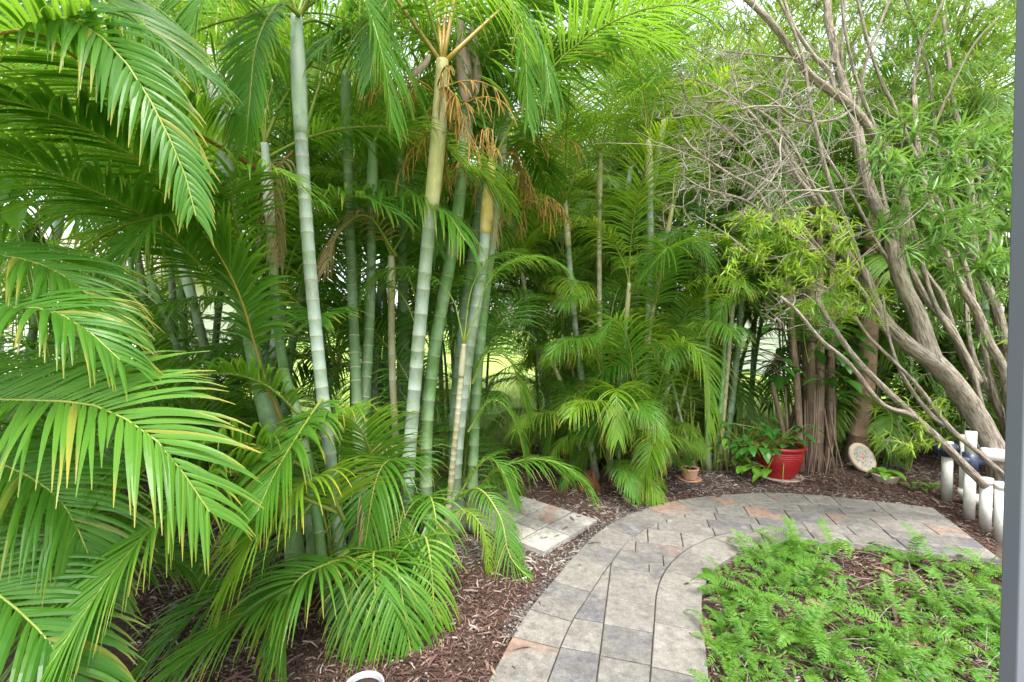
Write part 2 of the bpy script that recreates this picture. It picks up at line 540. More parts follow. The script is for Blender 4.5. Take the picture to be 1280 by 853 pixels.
def frond(pts, n=42, L=0.5, W=0.03, droop=0.8, vee=0.35, roll=0.0, seed=0, pet=0.22, K=5, amin=28, amax=68, miss=0.03, side=None, ragged=0.0):
    """leaflets of one pinnate frond along the rachis pts; returns (leaflet builder, rachis points)"""
    r = random.Random(seed)
    mb = MB()
    path = catmull(pts, 40)
    length = sum((path[i + 1] - path[i]).length for i in range(40))
    S_prev = None
    frames = []
    for i in range(41):
        t = (path[min(40, i + 1)] - path[max(0, i - 1)]).normalized()
        if side is not None:
            S = (side - t * side.dot(t))
        else:
            S = t.cross(UP)
            if S_prev is not None and (S.length < 0.35):
                S = S_prev - t * S_prev.dot(t)
        if S.length < 1e-3:
            S = V((1, 0, 0))
        S.normalize()
        if S_prev is not None and S.dot(S_prev) < 0:
            S = -S
        S_prev = S
        frames.append((t, S, S.cross(t).normalized()))
    for sgn in (-1, 1):
        for i in range(n):
            if r.random() < miss:
                continue
            t = (i + 0.5 + r.uniform(-.25, .25)) / n
            q = (pet + (1 - pet) * t) * 40
            j = min(39, max(0, int(q)))
            p = path[j].lerp(path[j + 1], q - j)
            T, S, Nn = frames[j]
            if roll:
                S, Nn = S * math.cos(roll) + Nn * math.sin(roll), Nn * math.cos(roll) - S * math.sin(roll)
            prof = (0.42 + 0.58 * math.sin(PI * min(1, 0.16 + t * 0.62)) ** 1.0) if t < 0.62 else (1 - 0.62 * ((t - 0.62) / 0.38) ** 1.3) * 0.96
            ll = L * prof * r.uniform(0.9, 1.08)
            if ragged and r.random() < ragged:
                ll *= r.uniform(0.4, 0.8)
            a = R(amax + (amin - amax) * t ** 0.8 + r.uniform(-5, 5))
            ve = vee * r.uniform(0.6, 1.25)
            D = (T * math.cos(a) + S * (sgn * math.sin(a)) + Nn * (ve * math.sin(a))).normalized()
            Nl = (Nn - S * (sgn * ve)).normalized()
            blade(mb, p, D, Nl, ll, W * (0.75 + 0.25 * prof) * r.uniform(0.85, 1.1), droop * r.uniform(0.7, 1.35), K, twist=r.uniform(-.25, .25))
    return mb, path


def rachis_mb(path, r0, r1, mb=None, mi=0, sides=5):
    mb = mb or MB()
    n = len(path)
    pts = path[::2] if n > 12 else path
    rad = [r0 + (r1 - r0) * (i / (len(pts) - 1)) ** 0.7 for i in range(len(pts))]
    mb.tube(pts, rad, sides, False, [mi] * len(pts))
    return mb


def arc(length, e0, bend, n=8, sway=0.0):
    """rachis in the XZ plane: leaves at elevation e0 and bends over by bend degrees"""
    pts = [V((0, 0, 0))]
    for i in range(n):
        t = (i + 0.5) / n
        e = R(e0 - bend * t ** 1.25)
        pts.append(pts[-1] + V((math.cos(e), math.sin(sway * t) * .5, math.sin(e))) * (length / n))
    return pts


# template fronds, built once and shared by every copy
CROWN = [(1.9, 78, 85, .9, .45), (1.8, 64, 105, 1.0, .35), (1.7, 48, 105, 1.1, .3), (1.75, 30, 95, 1.1, .25), (1.5, 86, 60, .8, .5), (1.6, 15, 80, 1.2, .2), (1.95, 70, 130, 1.3, .2), (1.4, 55, 70, .7, .5), (1.8, 40, 125, 1.5, .1)]
BASAL = [(1.7, 80, 85, .9, .4), (1.45, 72, 120, 1.1, .3), (1.2, 62, 130, 1.1, .3), (1.0, 50, 120, 1.0, .3), (1.9, 84, 70, .9, .4), (1.3, 85, 100, .7, .55), (1.6, 66, 100, 1.4, .15)]
TPL = {}


def templates(kind_, params, leafname, rachname, dense, key):
    res = []
    for i, (ln, e0, bd, dr, ve) in enumerate(params):
        pts = arc(ln, e0, bd, sway=(0.5 if i % 2 else -0.5))
        pet = 0.16 if kind_ == 'crown' else 0.3
        mb, path = frond(pts, dense, ln * 0.29, 0.021, dr, ve, 0, 100 + i, pet, 4, miss=.05 + .03 * (i % 3), ragged=.08 + .05 * (i % 4))
        lm = mb.mesh('frond', M[leafname], False)
        rm = rachis_mb(path, 0.013 if kind_ == 'crown' else 0.009, 0.002).mesh('rachis', M[rachname], True)
        res.append((lm, rm))
    TPL[key] = res


for key, leafname in (('green', 'palm_green'), ('dark', 'palm_dark'), ('yellow', 'palm_yellow')):
    templates('crown', CROWN, leafname, 'rachis', 54, 'crown_' + key)
    templates('basal', BASAL, leafname, 'rachis', 52, 'basal_' + key)


def merged(params, leafname, key, dense=42):
    """leaflets and rachis in one mesh, for palms too far off to show the stalk apart"""
    res = []
    for i, (ln, e0, bd, dr, ve) in enumerate(params):
        pts = arc(ln, e0, bd, sway=(0.5 if i % 2 else -0.5))
        mb, path = frond(pts, dense, ln * 0.29, 0.028, dr, ve, 0, 300 + i, 0.2, 3, miss=.05, ragged=.08)
        rachis_mb(path, 0.012, 0.003, mb, 1)
        res.append((mb.mesh('frond', [M[leafname], M['rachis']], False), None))
    TPL[key] = res


FINE = [(1.25, 80, 95, 1.1, .35), (1.1, 66, 120, 1.3, .25), (1.4, 84, 75, 1.0, .4), (0.95, 50, 125, 1.2, .25), (1.3, 72, 135, 1.4, .2), (1.05, 35, 110, 1.2, .2), (1.5, 78, 110, 1.3, .3)]
for key, leafname in (('green', 'palm_green'), ('yellow', 'palm_yellow')):
    res = []
    for i, (ln, e0, bd, dr, ve) in enumerate(FINE):
        mb, path = frond(arc(ln, e0, bd, sway=(.6 if i % 2 else -.5)), 58, ln * .31, .0125, dr, ve, 0, 500 + i, .18, 4, 24, 62, .05, None, .1)
        res.append((mb.mesh('frond', M[leafname]), rachis_mb(path, .008, .0016).mesh('rachis', M['rachis'], True)))
    TPL['fine_' + key] = res
merged(CROWN, 'palm_green', 'bg_crown')
merged(CROWN, 'far_leaf', 'bg_crown_light')
merged(BASAL, 'palm_dark', 'bg_basal')
merged(BASAL, 'far_leaf', 'bg_basal_light')


def blocks_view(root, at, az, scale):
    """low fronds that would close the two openings onto the lawn grow elsewhere"""
    if at.z > 1.55:
        return False
    nm = root.name
    for t in (0.0, .35, .7, 1.0, 1.35):
        x, y = at.x + t * scale * math.cos(az), at.y + t * scale * math.sin(az)
        if y < 3.9:
            continue
        k = x / y
        if (-.10 < k < .085 and nm.startswith('screen')) or (-.10 < k < .0 and root is globals().get('C')):
            return True
        if .50 < k < .60 and at.z < 1.3:
            return True
    return False


def put_frond(root, key, i, at, az, tilt=0.0, scale=1.0, rachis=True, rach_mat=None):
    if blocks_view(root, at, az, scale):
        return None
    lm, rm = TPL[key][i % len(TPL[key])]
    o = link('frond', lm, root, at - V(root.location), (tilt, 0, 0), scale)
    o.rotation_euler = (tilt, rnd.uniform(-.12, .12), az)
    if rachis and rm:
        link('rachis', rm, o)
    return o


def hero(root, pxs, leaf='palm_green', rach='rachis', n=44, L=0.5, W=0.032, droop=0.8, vee=0.3, roll=0.0, seed=1, pet=0.12, r0=0.012, K=7, amin=28, amax=66, side=None, world=None):
    """a frond whose rachis follows its own bend in space"""
    pts = world if world else [un(*p) for p in pxs]
    off = V(root.location)
    pts = [p - off for p in pts]
    mb, path = frond(pts, n, L, W, droop, vee, roll, seed, pet, K, amin, amax, .02, side, .05)
    o = link('frond', mb.mesh('frond', M[leaf]), root)
    link('rachis', rachis_mb(path, r0, r0 * .18, sides=6).mesh('rachis', M[rach], True), o)
    return o


def cane(root, pts, r0, r1, mat, shaft=0.6, shaft_mat='shaft_blue', node=0.11, name='cane', ring='ring'):
    """ringed palm cane from the ground up, with a smooth crownshaft on top; returns the tip"""
    if mat not in ('old_trunk', 'dry_stem'):
        r0, r1 = r0 * .84, r1 * .84
    off = V(root.location)
    pts = [p - off for p in pts]
    path = catmull(pts, 80)
    acc = [0]
    for i in range(80):
        acc.append(acc[-1] + (path[i + 1] - path[i]).length)
    tot = acc[-1]

    def at(s):
        s = max(0, min(tot, s))
        j = 0
        while j < 79 and acc[j + 1] < s:
            j += 1
        return path[j].lerp(path[j + 1], (s - acc[j]) / max(1e-9, acc[j + 1] - acc[j]))

    def rad(s):
        t = s / tot
        return r0 + (r1 - r0) * t + r0 * 0.55 * math.exp(-s / 0.12)
    mb = MB()
    P, Rr, mi = [], [], []
    s = 0.0
    end = tot - shaft
    while s < end - 0.02:
        nl = node * rnd.uniform(0.72, 1.25) * (1.15 - 0.45 * s / tot)
        e = min(end, s + nl)
        for q, k, mm in ((s, 1.0, 0), (s + (e - s) * 0.5, 0.985, 0), (e - 0.010, 1.008, 0), (e - 0.007, 1.032, 1), (e - 0.001, 1.028, 1)):
            P.append(at(q)); Rr.append(rad(q) * k); mi.append(mm)
        s = e
    P.append(at(end)); Rr.append(rad(end)); mi.append(0)
    mb.tube(P, Rr, 14, True, mi)
    c = link(name, mb.mesh(name, [M[mat], M[ring]], True), root)
    if shaft > 0.05:
        mb = MB()
        P, Rr = [], []
        for k in range(13):
            t = k / 12
            P.append(at(end - 0.01 + (shaft + .01) * t))
            Rr.append(rad(end) * (1.05 + 0.17 * math.sin(PI * min(1, t * 1.1 + .05)) * (1 - t * .3) - 0.42 * max(0, t - .6)))
        mb.tube(P, Rr, 14, True, None, 0.06)
        link('crownshaft', mb.mesh('crownshaft', M[shaft_mat], True), c)
    return path[-1] + off, c


def crown(root, tip, n, key, scale=1.0, az0=None, spread=(0, 8), rachis=True, skip=None):
    az = az0 if az0 is not None else rnd.uniform(0, 6.28)
    for i in range(n):
        a = az + i * 2.39996 + rnd.uniform(-.25, .25)
        if skip and skip(a % (2 * PI)):
            continue
        put_frond(root, key, rnd.randint(*spread), tip + V((0, 0, rnd.uniform(-.10, .02))), a, rnd.uniform(-.2, .2), scale * rnd.uniform(.85, 1.15), rachis)


def basal(root, c, n, key, rad=0.25, scale=1.0, rachis=True, skip=None, zmax=0.25):
    for i in range(n):
        a = i * 2.39996 + rnd.uniform(-.3, .3)
        if skip and skip(a % (2 * PI)):
            continue
        rr = rad * math.sqrt(rnd.random())
        at = V((c[0] + rr * math.cos(a), c[1] + rr * math.sin(a), rnd.uniform(0, zmax)))
        put_frond(root, key, rnd.randint(0, 6), at, a, rnd.uniform(-.25, .25), scale * rnd.uniform(.75, 1.2), rachis)


def inflorescence(root, at, n, length, seed, spread=1.0, parent=None):
    """branched orange flower spray hanging below the crownshaft"""
    r = random.Random(seed)
    mb = MB()
    at = at - V(root.location)
    for i in range(n):
        a = r.uniform(0, 2 * PI)
        e = R(r.uniform(-25, 55))
        p = at.copy()
        d = V((math.cos(a) * math.cos(e), math.sin(a) * math.cos(e), math.sin(e)))
        pts = [p.copy()]
        ln = length * r.uniform(.55, 1.1) * spread
        for k in range(5):
            d = (d + V((0, 0, -.26))).normalized()
            p = p + d * ln / 5
            pts.append(p.copy())
        mb.tube(pts, [.006, .005, .0045, .004, .003, .002], 5, False)
        for k in range(14):                                  # rachillae with beaded buds
            q = pts[r.randint(2, 5)].copy()
            dd = (d + V((r.uniform(-1, 1), r.uniform(-1, 1), r.uniform(-.9, .35))) * .9).normalized()
            tw = [q.copy()]
            l2 = length * r.uniform(.2, .5)
            for m_ in range(5):
                dd = (dd + V((r.uniform(-.1, .1), r.uniform(-.1, .1), -.34))).normalized()
                q = q + dd * l2 / 5
                tw.append(q.copy())
            mb.tube(tw, [.003, .0038, .003, .0038, .003, .002], 5, False)
    return link('flower_spray', mb.mesh('flower_spray', M['flower'], True), root)


def petioles(root, tip, dirs, mat='rachis_orange', r0=.017):
    for dv, ln in dirs:
        mb = MB()
        p = tip - V(root.location)
        pts = [p + V(dv).normalized() * ln * k / 4 + V((0, 0, -.02 * (k / 4) ** 2)) for k in range(5)]
        mb.tube(pts, [r0, r0 * .85, r0 * .7, r0 * .65, r0 * .6], 7)
        link('petiole', mb.mesh('petiole', M[mat], True), root)


def sheath(root, at, length, width, lean, mat='sheath', yaw=0.0):
    """dry leaf sheath: a long folded strip hanging off the cane, torn to a point"""
    mb = MB()
    p = at - V(root.location)
    rows, uvr = [], []
    X, Y = V((math.cos(yaw), math.sin(yaw), 0)), V((-math.sin(yaw), math.cos(yaw), 0))
    for i in range(13):
        t = i / 12
        w = width * (0.35 + 0.65 * min(1, t * 2.2)) * (1 if t < .8 else 1 - (t - .8) * 2.2)
        c = p + V((lean[0] * t ** 1.5, lean[1] * t ** 1.5, -length * t))
        k = .75 - .3 * t
        wob = .12 * math.sin(t * 9 + at.x * 20)
        row = []
        for u in (-1, -.55, -.15, .2, .6, 1):
            edge = V((0, 0, -length * .10 * t * (1 - u) * (1 if t > .7 else 0)))
            row.append(c + X * (w * u) + Y * (w * k * (abs(u) - .4) + w * wob * u) + edge)
        rows.append(row)
        uvr.append([(j / 5, t) for j in range(6)])
    mb.quad_strip(rows, uvr)
    o = link('dry_sheath', mb.mesh('dry_sheath', M[mat], True), root)
    md = o.modifiers.new('thick', 'SOLIDIFY')
    md.thickness = 0.003
    return o


def facing_cam(a):                       # azimuths that point back at the viewer
    return 1.15 * PI < a < 1.85 * PI

# ================================================================== SETTING
def h(x, y):
    return 0.012 * noise.noise(V((x * 1.7, y * 1.7, 3))) + 0.008 * noise.noise(V((x * 6, y * 6, 9)))


# lawn: one sheet to the horizon
mb = MB()
E = 600
ys = [-40, 0, 6, 12, 30, 80, E]
xs = [-E, -40, -10, 10, 40, E]
mb.quad_strip([[V((x, y, -0.03)) for x in xs] for y in ys], [[(x, y) for x in xs] for y in ys])
kind(link('lawn', mb.mesh('lawn', M['lawn'])), 'structure')

# mulch bed sheet
mb = MB()
rows, uvr = [], []
for j in range(60):
    y = 0.3 + 5.95 * j / 59
    r_ = []
    for i in range(110):
        x = -6.0 + 13 * i / 109
        edge = max(0, (y - 5.7) / .55) + max(0, (abs(x - .5) - 6.2) / .3)
        r_.append(V((x, y + (0.25 * noise.noise(V((x * .9, 0, 5))) if j > 50 else 0), h(x, y) - 0.04 * min(1, edge))))
    rows.append(r_)
    uvr.append([(0, 0)] * 110)
mb.quad_strip(rows, uvr)
kind(link('mulch_bed', mb.mesh('mulch_bed', M['mulch'], True)), 'structure')

# ---- paver path outline (read off the ground plane)
outer_px = [(566, 925), (590, 885), (610, 853), (655, 772), (690, 728), (720, 693), (752, 662), (800, 638), (850, 625), (900, 619), (960, 616), (1020, 619), (1090, 626), (1167, 635)]
inner_px = [(893, 925), (889, 890), (886, 853), (880, 790), (877, 748), (885, 722), (905, 701), (940, 685), (985, 678), (1040, 679), (1085, 682), (1165, 692), (1252, 700)]


def flat(p):
    return V((p.x, p.y))


O = [flat(p) for p in catmull([G(*p, z=.035) for p in outer_px], 160)]
I = [flat(p) for p in catmull([G(*p, z=.035) for p in inner_px], 160)]


def offset(c, d):
    res = []
    for i, p in enumerate(c):
        t = (c[min(len(c) - 1, i + 1)] - c[max(0, i - 1)]).normalized()
        res.append(p + V((t.y, -t.x)) * d)
    return res


BW, GAP = 0.236, 0.0030
O2, I2 = offset(O, BW), offset(I, -BW)
path_mb = MB()
TOP, TH = 0.035, 0.06


def paver(poly, top=TOP):
    """a slab with a small worn arris"""
    n = len(poly)
    area = sum(poly[i].x * poly[(i + 1) % n].y - poly[(i + 1) % n].x * poly[i].y for i in range(n)) / 2
    if abs(area) < 6e-4:
        return
    if area < 0:
        poly = poly[::-1]
    c = sum(poly, V((0, 0))) / n
    top += rnd.uniform(-.0018, .0018)
    tx, ty = rnd.uniform(-.006, .006), rnd.uniform(-.006, .006)
    zz = lambda p, q: top - q + (p.x - c.x) * tx + (p.y - c.y) * ty
    b = len(path_mb.v)
    inn = []
    for p in poly:
        d = c - p
        inn.append(p + d.normalized() * min(.0045, d.length * .2))
    path_mb.v += [V((p.x, p.y, zz(p, 0))) for p in inn] + [V((p.x, p.y, zz(p, .003))) for p in poly] + [V((p.x, p.y, top - TH)) for p in poly]
    path_mb.face(tuple(b + i for i in range(n)))
    for i in range(n):
        k = (i + 1) % n
        path_mb.face((b + i, b + n + i, b + n + k, b + k))
        path_mb.face((b + n + i, b + 2 * n + i, b + 2 * n + k, b + n + k))


def course(A, B, seq):
    """border course of pavers between curve A and its offset B"""
    acc = [0]
    for i in range(1, len(A)):
        acc.append(acc[-1] + ((A[i] - A[i - 1]).length + (B[i] - B[i - 1]).length) / 2)

    def at(c, s):
        j = 0
        while j < len(acc) - 2 and acc[j + 1] < s:
            j += 1
        w = (s - acc[j]) / max(1e-9, acc[j + 1] - acc[j])
        return c[j].lerp(c[j + 1], min(1, max(0, w)))
    s = 0.0
    k = 0
    while s < acc[-1] - .05:
        e = min(acc[-1], s + seq[k % len(seq)] * rnd.uniform(.97, 1.03))
        if acc[-1] - e < .09:
            e = acc[-1]
        ts = [s + GAP + (e - s - 2 * GAP) * q / 3 for q in range(4)]
        poly = [at(A, t) for t in ts] + [at(B, t) for t in reversed(ts)]
        paver(poly)
        s = e
        k += 1


course(O, O2, [.31, .31, .236, .31, .33, .236])
inner_end = next(i for i, p in enumerate(I) if p.x > 1.75)
course(I[:inner_end + 1], I2[:inner_end + 1], [.31, .33, .236, .31])


def clip(subject, cell):
    """clip any polygon by a convex anticlockwise cell"""
    out_ = subject
    for i in range(len(cell)):
        a, b = cell[i], cell[(i + 1) % len(cell)]
        e = b - a
        inp, out_ = out_, []
        if not inp:
            return []
        side = lambda p: e.x * (p.y - a.y) - e.y * (p.x - a.x)
        for j in range(len(inp)):
            p, q = inp[j], inp[(j + 1) % len(inp)]
            sp, sq = side(p), side(q)
            if sp >= 0:
                out_.append(p)
            if (sp >= 0) != (sq >= 0):
                out_.append(p.lerp(q, sp / (sp - sq)))
    res = []
    for p in out_:
        if not res or (p - res[-1]).length > .004:
            res.append(p)
    return res


O3, I3 = offset(O, BW + 2 * GAP), offset(I, -BW - 2 * GAP)
field = O3[::2] + [I[-1]] + list(reversed(I[inner_end + 1::2])) + list(reversed(I3[:inner_end + 1:2]))
th = R(15.7)
e1, e2 = V((math.sin(th), math.cos(th))), V((math.cos(th), -math.sin(th)))
c0 = flat(G(816, 849)).dot(e2)
w2 = lambda u, v: e2 * u + e1 * v
# two running columns first, then broken rows across the bend
VT = 3.05
cells = []
for col_ in (-2, -1):
    v = 0.6 + (.11 if col_ == -1 else 0)
    while v < VT:
        ln = rnd.choice([.236, .236, .354, .236])
        cells.append((c0 + col_ * BW, c0 + (col_ + 1) * BW + (.12 if col_ == -1 and v < 2.75 else 0), v, min(v + ln, VT)))
        v += ln
v = VT
rowi = 0
while v < 6.0:
    u = c0 - 3 * BW + (.15 if rowi % 2 else 0)
    hh = rnd.choice([.157, .236, .157])
    while u < 6.5:
        ln = rnd.choice([.236, .31, .33, .236, .40]) * (1.0 if u < 1.6 else 1.5)
        cells.append((u, u + ln, v, v + hh))
        u += ln
    v += hh
    rowi += 1
for col_ in range(0, 22):                       # right of the running columns, short of the bend rows
    v = 2.86 + (.05 if col_ % 2 else 0)
    while v < VT:
        ln = rnd.choice([.236, .33, .31])
        cells.append((c0 + col_ * BW, c0 + (col_ + 1) * BW, v, min(v + ln, VT)))
        v += ln
for u0, u1, v0, v1 in cells:
    g = GAP
    if u1 - u0 < .03 or v1 - v0 < .03:
        continue
    cell = [w2(u0 + g, v0 + g), w2(u1 - g, v0 + g), w2(u1 - g, v1 - g), w2(u0 + g, v1 - g)]
    poly = clip(field, cell)
    if len(poly) >= 3:
        paver(poly)
kind(link('paver_path', path_mb.mesh('paver_path', M['paver'])), 'structure')

# sand bed under the joints
mb = MB()
mb.quad_strip([[V((a.x, a.y, .021)) for a in O], [V((a.x, a.y, .021)) for a in I]], [[(0, 0)] * 161] * 2)
kind(link('path_bedding', mb.mesh('path_bedding', M['mulch'])), 'structure')

# small separate pad of pavers behind the palm clump
path_mb = MB()
a0, a1 = flat(G(680, 690, .03)), flat(G(747, 650, .03))
ax = (a1 - a0).normalized()
ay = V((-ax.y, ax.x))
pad_w, pad_l = (a1 - a0).length, 1.75
rowdef = [(0, [.33, .236, .16]), (1, [.236, .16, .33]), (2, [.40, .33]), (3, [.236, .236, .26]), (4, [.33, .40]), (5, [.16, .33, .236]), (6, [.4, .33])]
v = 0.0
for k, widths in rowdef:
    u = 0.0
    sc = pad_w / sum(widths)
    for wd in widths:
        wd *= sc
        g = .004
        q = [(u + g, v + g), (u + wd - g, v + g), (u + wd - g, v + .236 - g), (u + g, v + .236 - g)]
        paver([a0 + ax * x + ay * y for x, y in q], .034)
        u += wd
    v += .2400
PAD = [a0, a0 + ax * pad_w, a0 + ax * pad_w + ay * v, a0 + ay * v]
kind(link('paver_pad', path_mb.mesh('paver_pad', M['paver_lit'])), 'structure')


def inside(p, poly):
    c = False
    n = len(poly)
    for i in range(n):
        a, b = poly[i], poly[(i + 1) % n]
        if (a.y > p.y) != (b.y > p.y) and p.x < (b.x - a.x) * (p.y - a.y) / (b.y - a.y) + a.x:
            c = not c
    return c


PATH_POLY = offset(O, -.012)[::3] + list(reversed(offset(I, .012)[::3]))


PATH_CORE = offset(O, .10)[::3] + list(reversed(offset(I, -.10)[::3]))


def on_paving(p):
    return inside(p, PATH_POLY) or inside(p, PAD)


def chip(mb, p, z, ln, wd, rz, rx, th_=.004):
    d = V((math.cos(rz), math.sin(rz), rx))
    s = V((-math.sin(rz), math.cos(rz), rnd.uniform(-.5, .5)))
    b = len(mb.v)
    c = V((p.x, p.y, z))
    mid = V((0, 0, ln * rnd.uniform(0, .12)))
    t = V((0, 0, th_))
    t1, t2 = rnd.uniform(.3, .9), rnd.uniform(.3, .9)
    side = V((-math.sin(rz), math.cos(rz), 0)) * ln * rnd.uniform(-.08, .08)
    mb.v += [c - d * ln / 2 - s * wd / 2 * t1, c - d * ln / 2 + s * wd / 2 * t1, c + mid + side + s * wd / 2, c + d * ln / 2 + s * wd / 2 * t2, c + d * ln / 2 - s * wd / 2 * t2, c + mid + side - s * wd / 2]
    mb.v += [x - t for x in mb.v[-6:]]
    mb.face((b, b + 5, b + 2, b + 1))
    mb.face((b + 5, b + 4, b + 3, b + 2))
    for i in range(6):
        k = (i + 1) % 6
        mb.face((b + k, b + i, b + 6 + i, b + 6 + k))


FERN_BED = I[6::4] + [V((4.4, 2.9)), V((4.4, 1.0)), V((.95, 1.0))]
m1, m2 = MB(), MB()
n_ = 0
while n_ < 56000:
    d = 1.75 + 4.3 * rnd.random() ** 1.15
    x = rnd.uniform(-.75, .95) * d * 1.13
    x = max(-3.4, min(5.5, x))
    p = V((x, d))
    n_ += 1
    spill = on_paving(p)
    if spill and (rnd.random() > .012 or inside(p, PATH_CORE)):
        continue
    grey = noise.noise(V((x * .8, d * .8, 1))) + (0.35 if -.6 < x < 1.3 and d > 2.9 and d < 5 else 0) - (.3 if d < 2.9 else 0)
    mb = m2 if grey + rnd.uniform(-.25, .25) > .28 else m1
    sz = 0.6 + .22 * d
    big = rnd.random() < .04
    ln = min(.085, .010 + rnd.expovariate(1 / .018)) * (1.6 if big else 1) * min(1.25, sz)
    chip(mb, p, (.040 if spill else h(x, d) + rnd.uniform(.002, .018)), ln, rnd.uniform(.0025, .0075) * (1.8 if big else 1) * min(1.4, sz), rnd.uniform(0, PI), rnd.uniform(-.3, .3))
kind(link('mulch_chips', m1.mesh('mulch_chips', M['chips'])), 'stuff')
kind(link('weathered_mulch_chips', m2.mesh('weathered_mulch_chips', M['chips_grey'])), 'stuff')

# grey stone chippings in the slot between the pad and the path
mb = MB()
for k in range(2200):
    t = rnd.random()
    i = int(20 + t * 110)
    p = O[i] + (O[i] - O2[i]).normalized() * abs(rnd.gauss(0.012, .04))
    if on_paving(p) or p.y > 4.1:
        continue
    s = rnd.uniform(.006, .014)
    z = h(p.x, p.y) + rnd.uniform(.0, .012)
    b = len(mb.v)
    for dx, dy, dz in ((1, 0, 0), (-1, .2, 0), (.1, 1, 0), (0, -1, .1), (0, .1, .8), (.1, 0, -.6)):
        mb.v.append(V((p.x + dx * s * rnd.uniform(.7, 1.2), p.y + dy * s * rnd.uniform(.7, 1.2), z + dz * s)))
    for a, c in ((0, 2), (2, 1), (1, 3), (3, 0)):
        mb.face((b + a, b + c, b + 4))
        mb.face((b + c, b + a, b + 5))
kind(link('gravel', mb.mesh('gravel', M['gravel'])), 'stuff')

# lawn grass beyond the beds
mb = MB()
for k in range(34000):
    y = 5.7 + 9 * rnd.random() ** 1.8
    x = rnd.uniform(-1.0, 1.0) * y * .9
    ln = rnd.uniform(.05, .12)
    a = rnd.uniform(0, 6.28)
    l = V((math.cos(a), math.sin(a), 0))
    s = V((-math.sin(a), math.cos(a), 0)) * rnd.uniform(.004, .009)
    p = V((x, y, -.03))
    b = len(mb.v)
    q = p + l * ln * .25 + V((0, 0, ln * .6))
    mb.v += [p - s, p + s, q + s * .7, q - s * .7, p + l * ln * .8 + V((0, 0, ln * .8))]
    mb.face((b, b + 1, b + 2, b + 3), [(0, 0), (1, 0), (1, .5), (0, .5)])
    mb.face((b + 3, b + 2, b + 4), [(0, .5), (1, .5), (.5, 1)])
kind(link('lawn_grass', mb.mesh('lawn_grass', M['grass_blade'])), 'stuff')


# ---- pale houses beyond the lawn, mostly hidden by the palms
def house(x0, x1, y0, y1, hw, label):
    cx = (x0 + x1) / 2
    t = thing('house', label, 'house', (cx, y0, 0))
    ox, oy = cx, y0
    mb = MB()
    hx = (x1 - x0) / 2
    mb.box((0, (y1 - y0) / 2, hw / 2 - .05), hx, (y1 - y0) / 2, hw / 2 + .05)
    w = link('wall', mb.mesh('wall', M['render_white']), t)
    mb = MB()
    o_ = .5
    A = [V((-hx - o_, -o_, hw)), V((hx + o_, -o_, hw)), V((hx + o_, y1 - y0 + o_, hw)), V((-hx - o_, y1 - y0 + o_, hw))]
    B = [V((-hx + 2.2, (y1 - y0) / 2, hw + 1.5)), V((hx - 2.2, (y1 - y0) / 2, hw + 1.5))]
    b = 0
    mb.v += A + B + [a + V((0, 0, -.18)) for a in A]
    for f in ((0, 1, 5, 4), (1, 2, 5), (2, 3, 4, 5), (3, 0, 4), (0, 6, 7, 1), (1, 7, 8, 2), (2, 8, 9, 3), (3, 9, 6, 0), (9, 8, 7, 6)):
        mb.face(f)
    link('roof', mb.mesh('roof', M['roof_tile']), t)
    for k in range(3):
        xx = -hx + (k + .5) * 2 * hx / 3
        mb = MB()
        mb.box((xx, -.02, 1.5), .6, .03, .65)
        wn = link('window', mb.mesh('window', M['window_dark']), t)
        mb = MB()
        for q in ((0, .7, .68, .05), (0, -.7, .68, .05)):
            mb.box((xx + q[0], -.05, 1.5 + q[1]), q[2], .05, q[3])
        for sx in (-.64, .64, 0):
            mb.box((xx + sx, -.048, 1.5), .04 if sx else .02, .045, .65)
        link('frame', mb.mesh('frame', M['render_white']), wn)


house(-17, -8.5, 11, 17, 3.0, 'white walled house glimpsed between the fronds behind the tall pale palm canes')
house(9, 17, 15, 21, 3.0, 'white walled house glimpsed behind the grey barked leaning tree')

# clipped hedge at the far side of the lawn
t = thing('hedge', 'loose green hedge closing off the far side of the lawn', 'hedge', (0, 30, 0))
mb = MB()
for k in range(17000):
    x = rnd.uniform(-22, 20)
    y = rnd.gauss(0, .55)
    z = rnd.random() * (2.6 + .5 * noise.noise(V((x * .5, 0, 2))) + .25 * noise.noise(V((x * 2, 0, 2))))
    D = V((rnd.uniform(-1, 1), rnd.uniform(-1, .3), rnd.uniform(-.4, 1))).normalized()
    blade(mb, V((x, y, z)), D, V((rnd.uniform(-1, 1), -1, rnd.uniform(-.5, 1))).normalized(), rnd.uniform(.14, .28), rnd.uniform(.07, .13), .5, 2)
link('foliage', mb.mesh('foliage', M['far_leaf']), t)
mb = MB()
for k in range(60):
    x = -22 + k * .7
    mb.tube([V((x, 0, -.05)), V((x + rnd.uniform(-.1, .1), rnd.uniform(-.2, .2), .9)), V((x + rnd.uniform(-.3, .3), rnd.uniform(-.3, .3), 1.7))], [.05, .035, .015], 5, False)
link('stems', mb.mesh('stems', M['bark'], True), t)
# ================================================================== PALMS
def W3(pxs, ground=True):
    pts = [un(*p) for p in pxs]
    if ground:
        pts[0].z = 0.0
    return pts


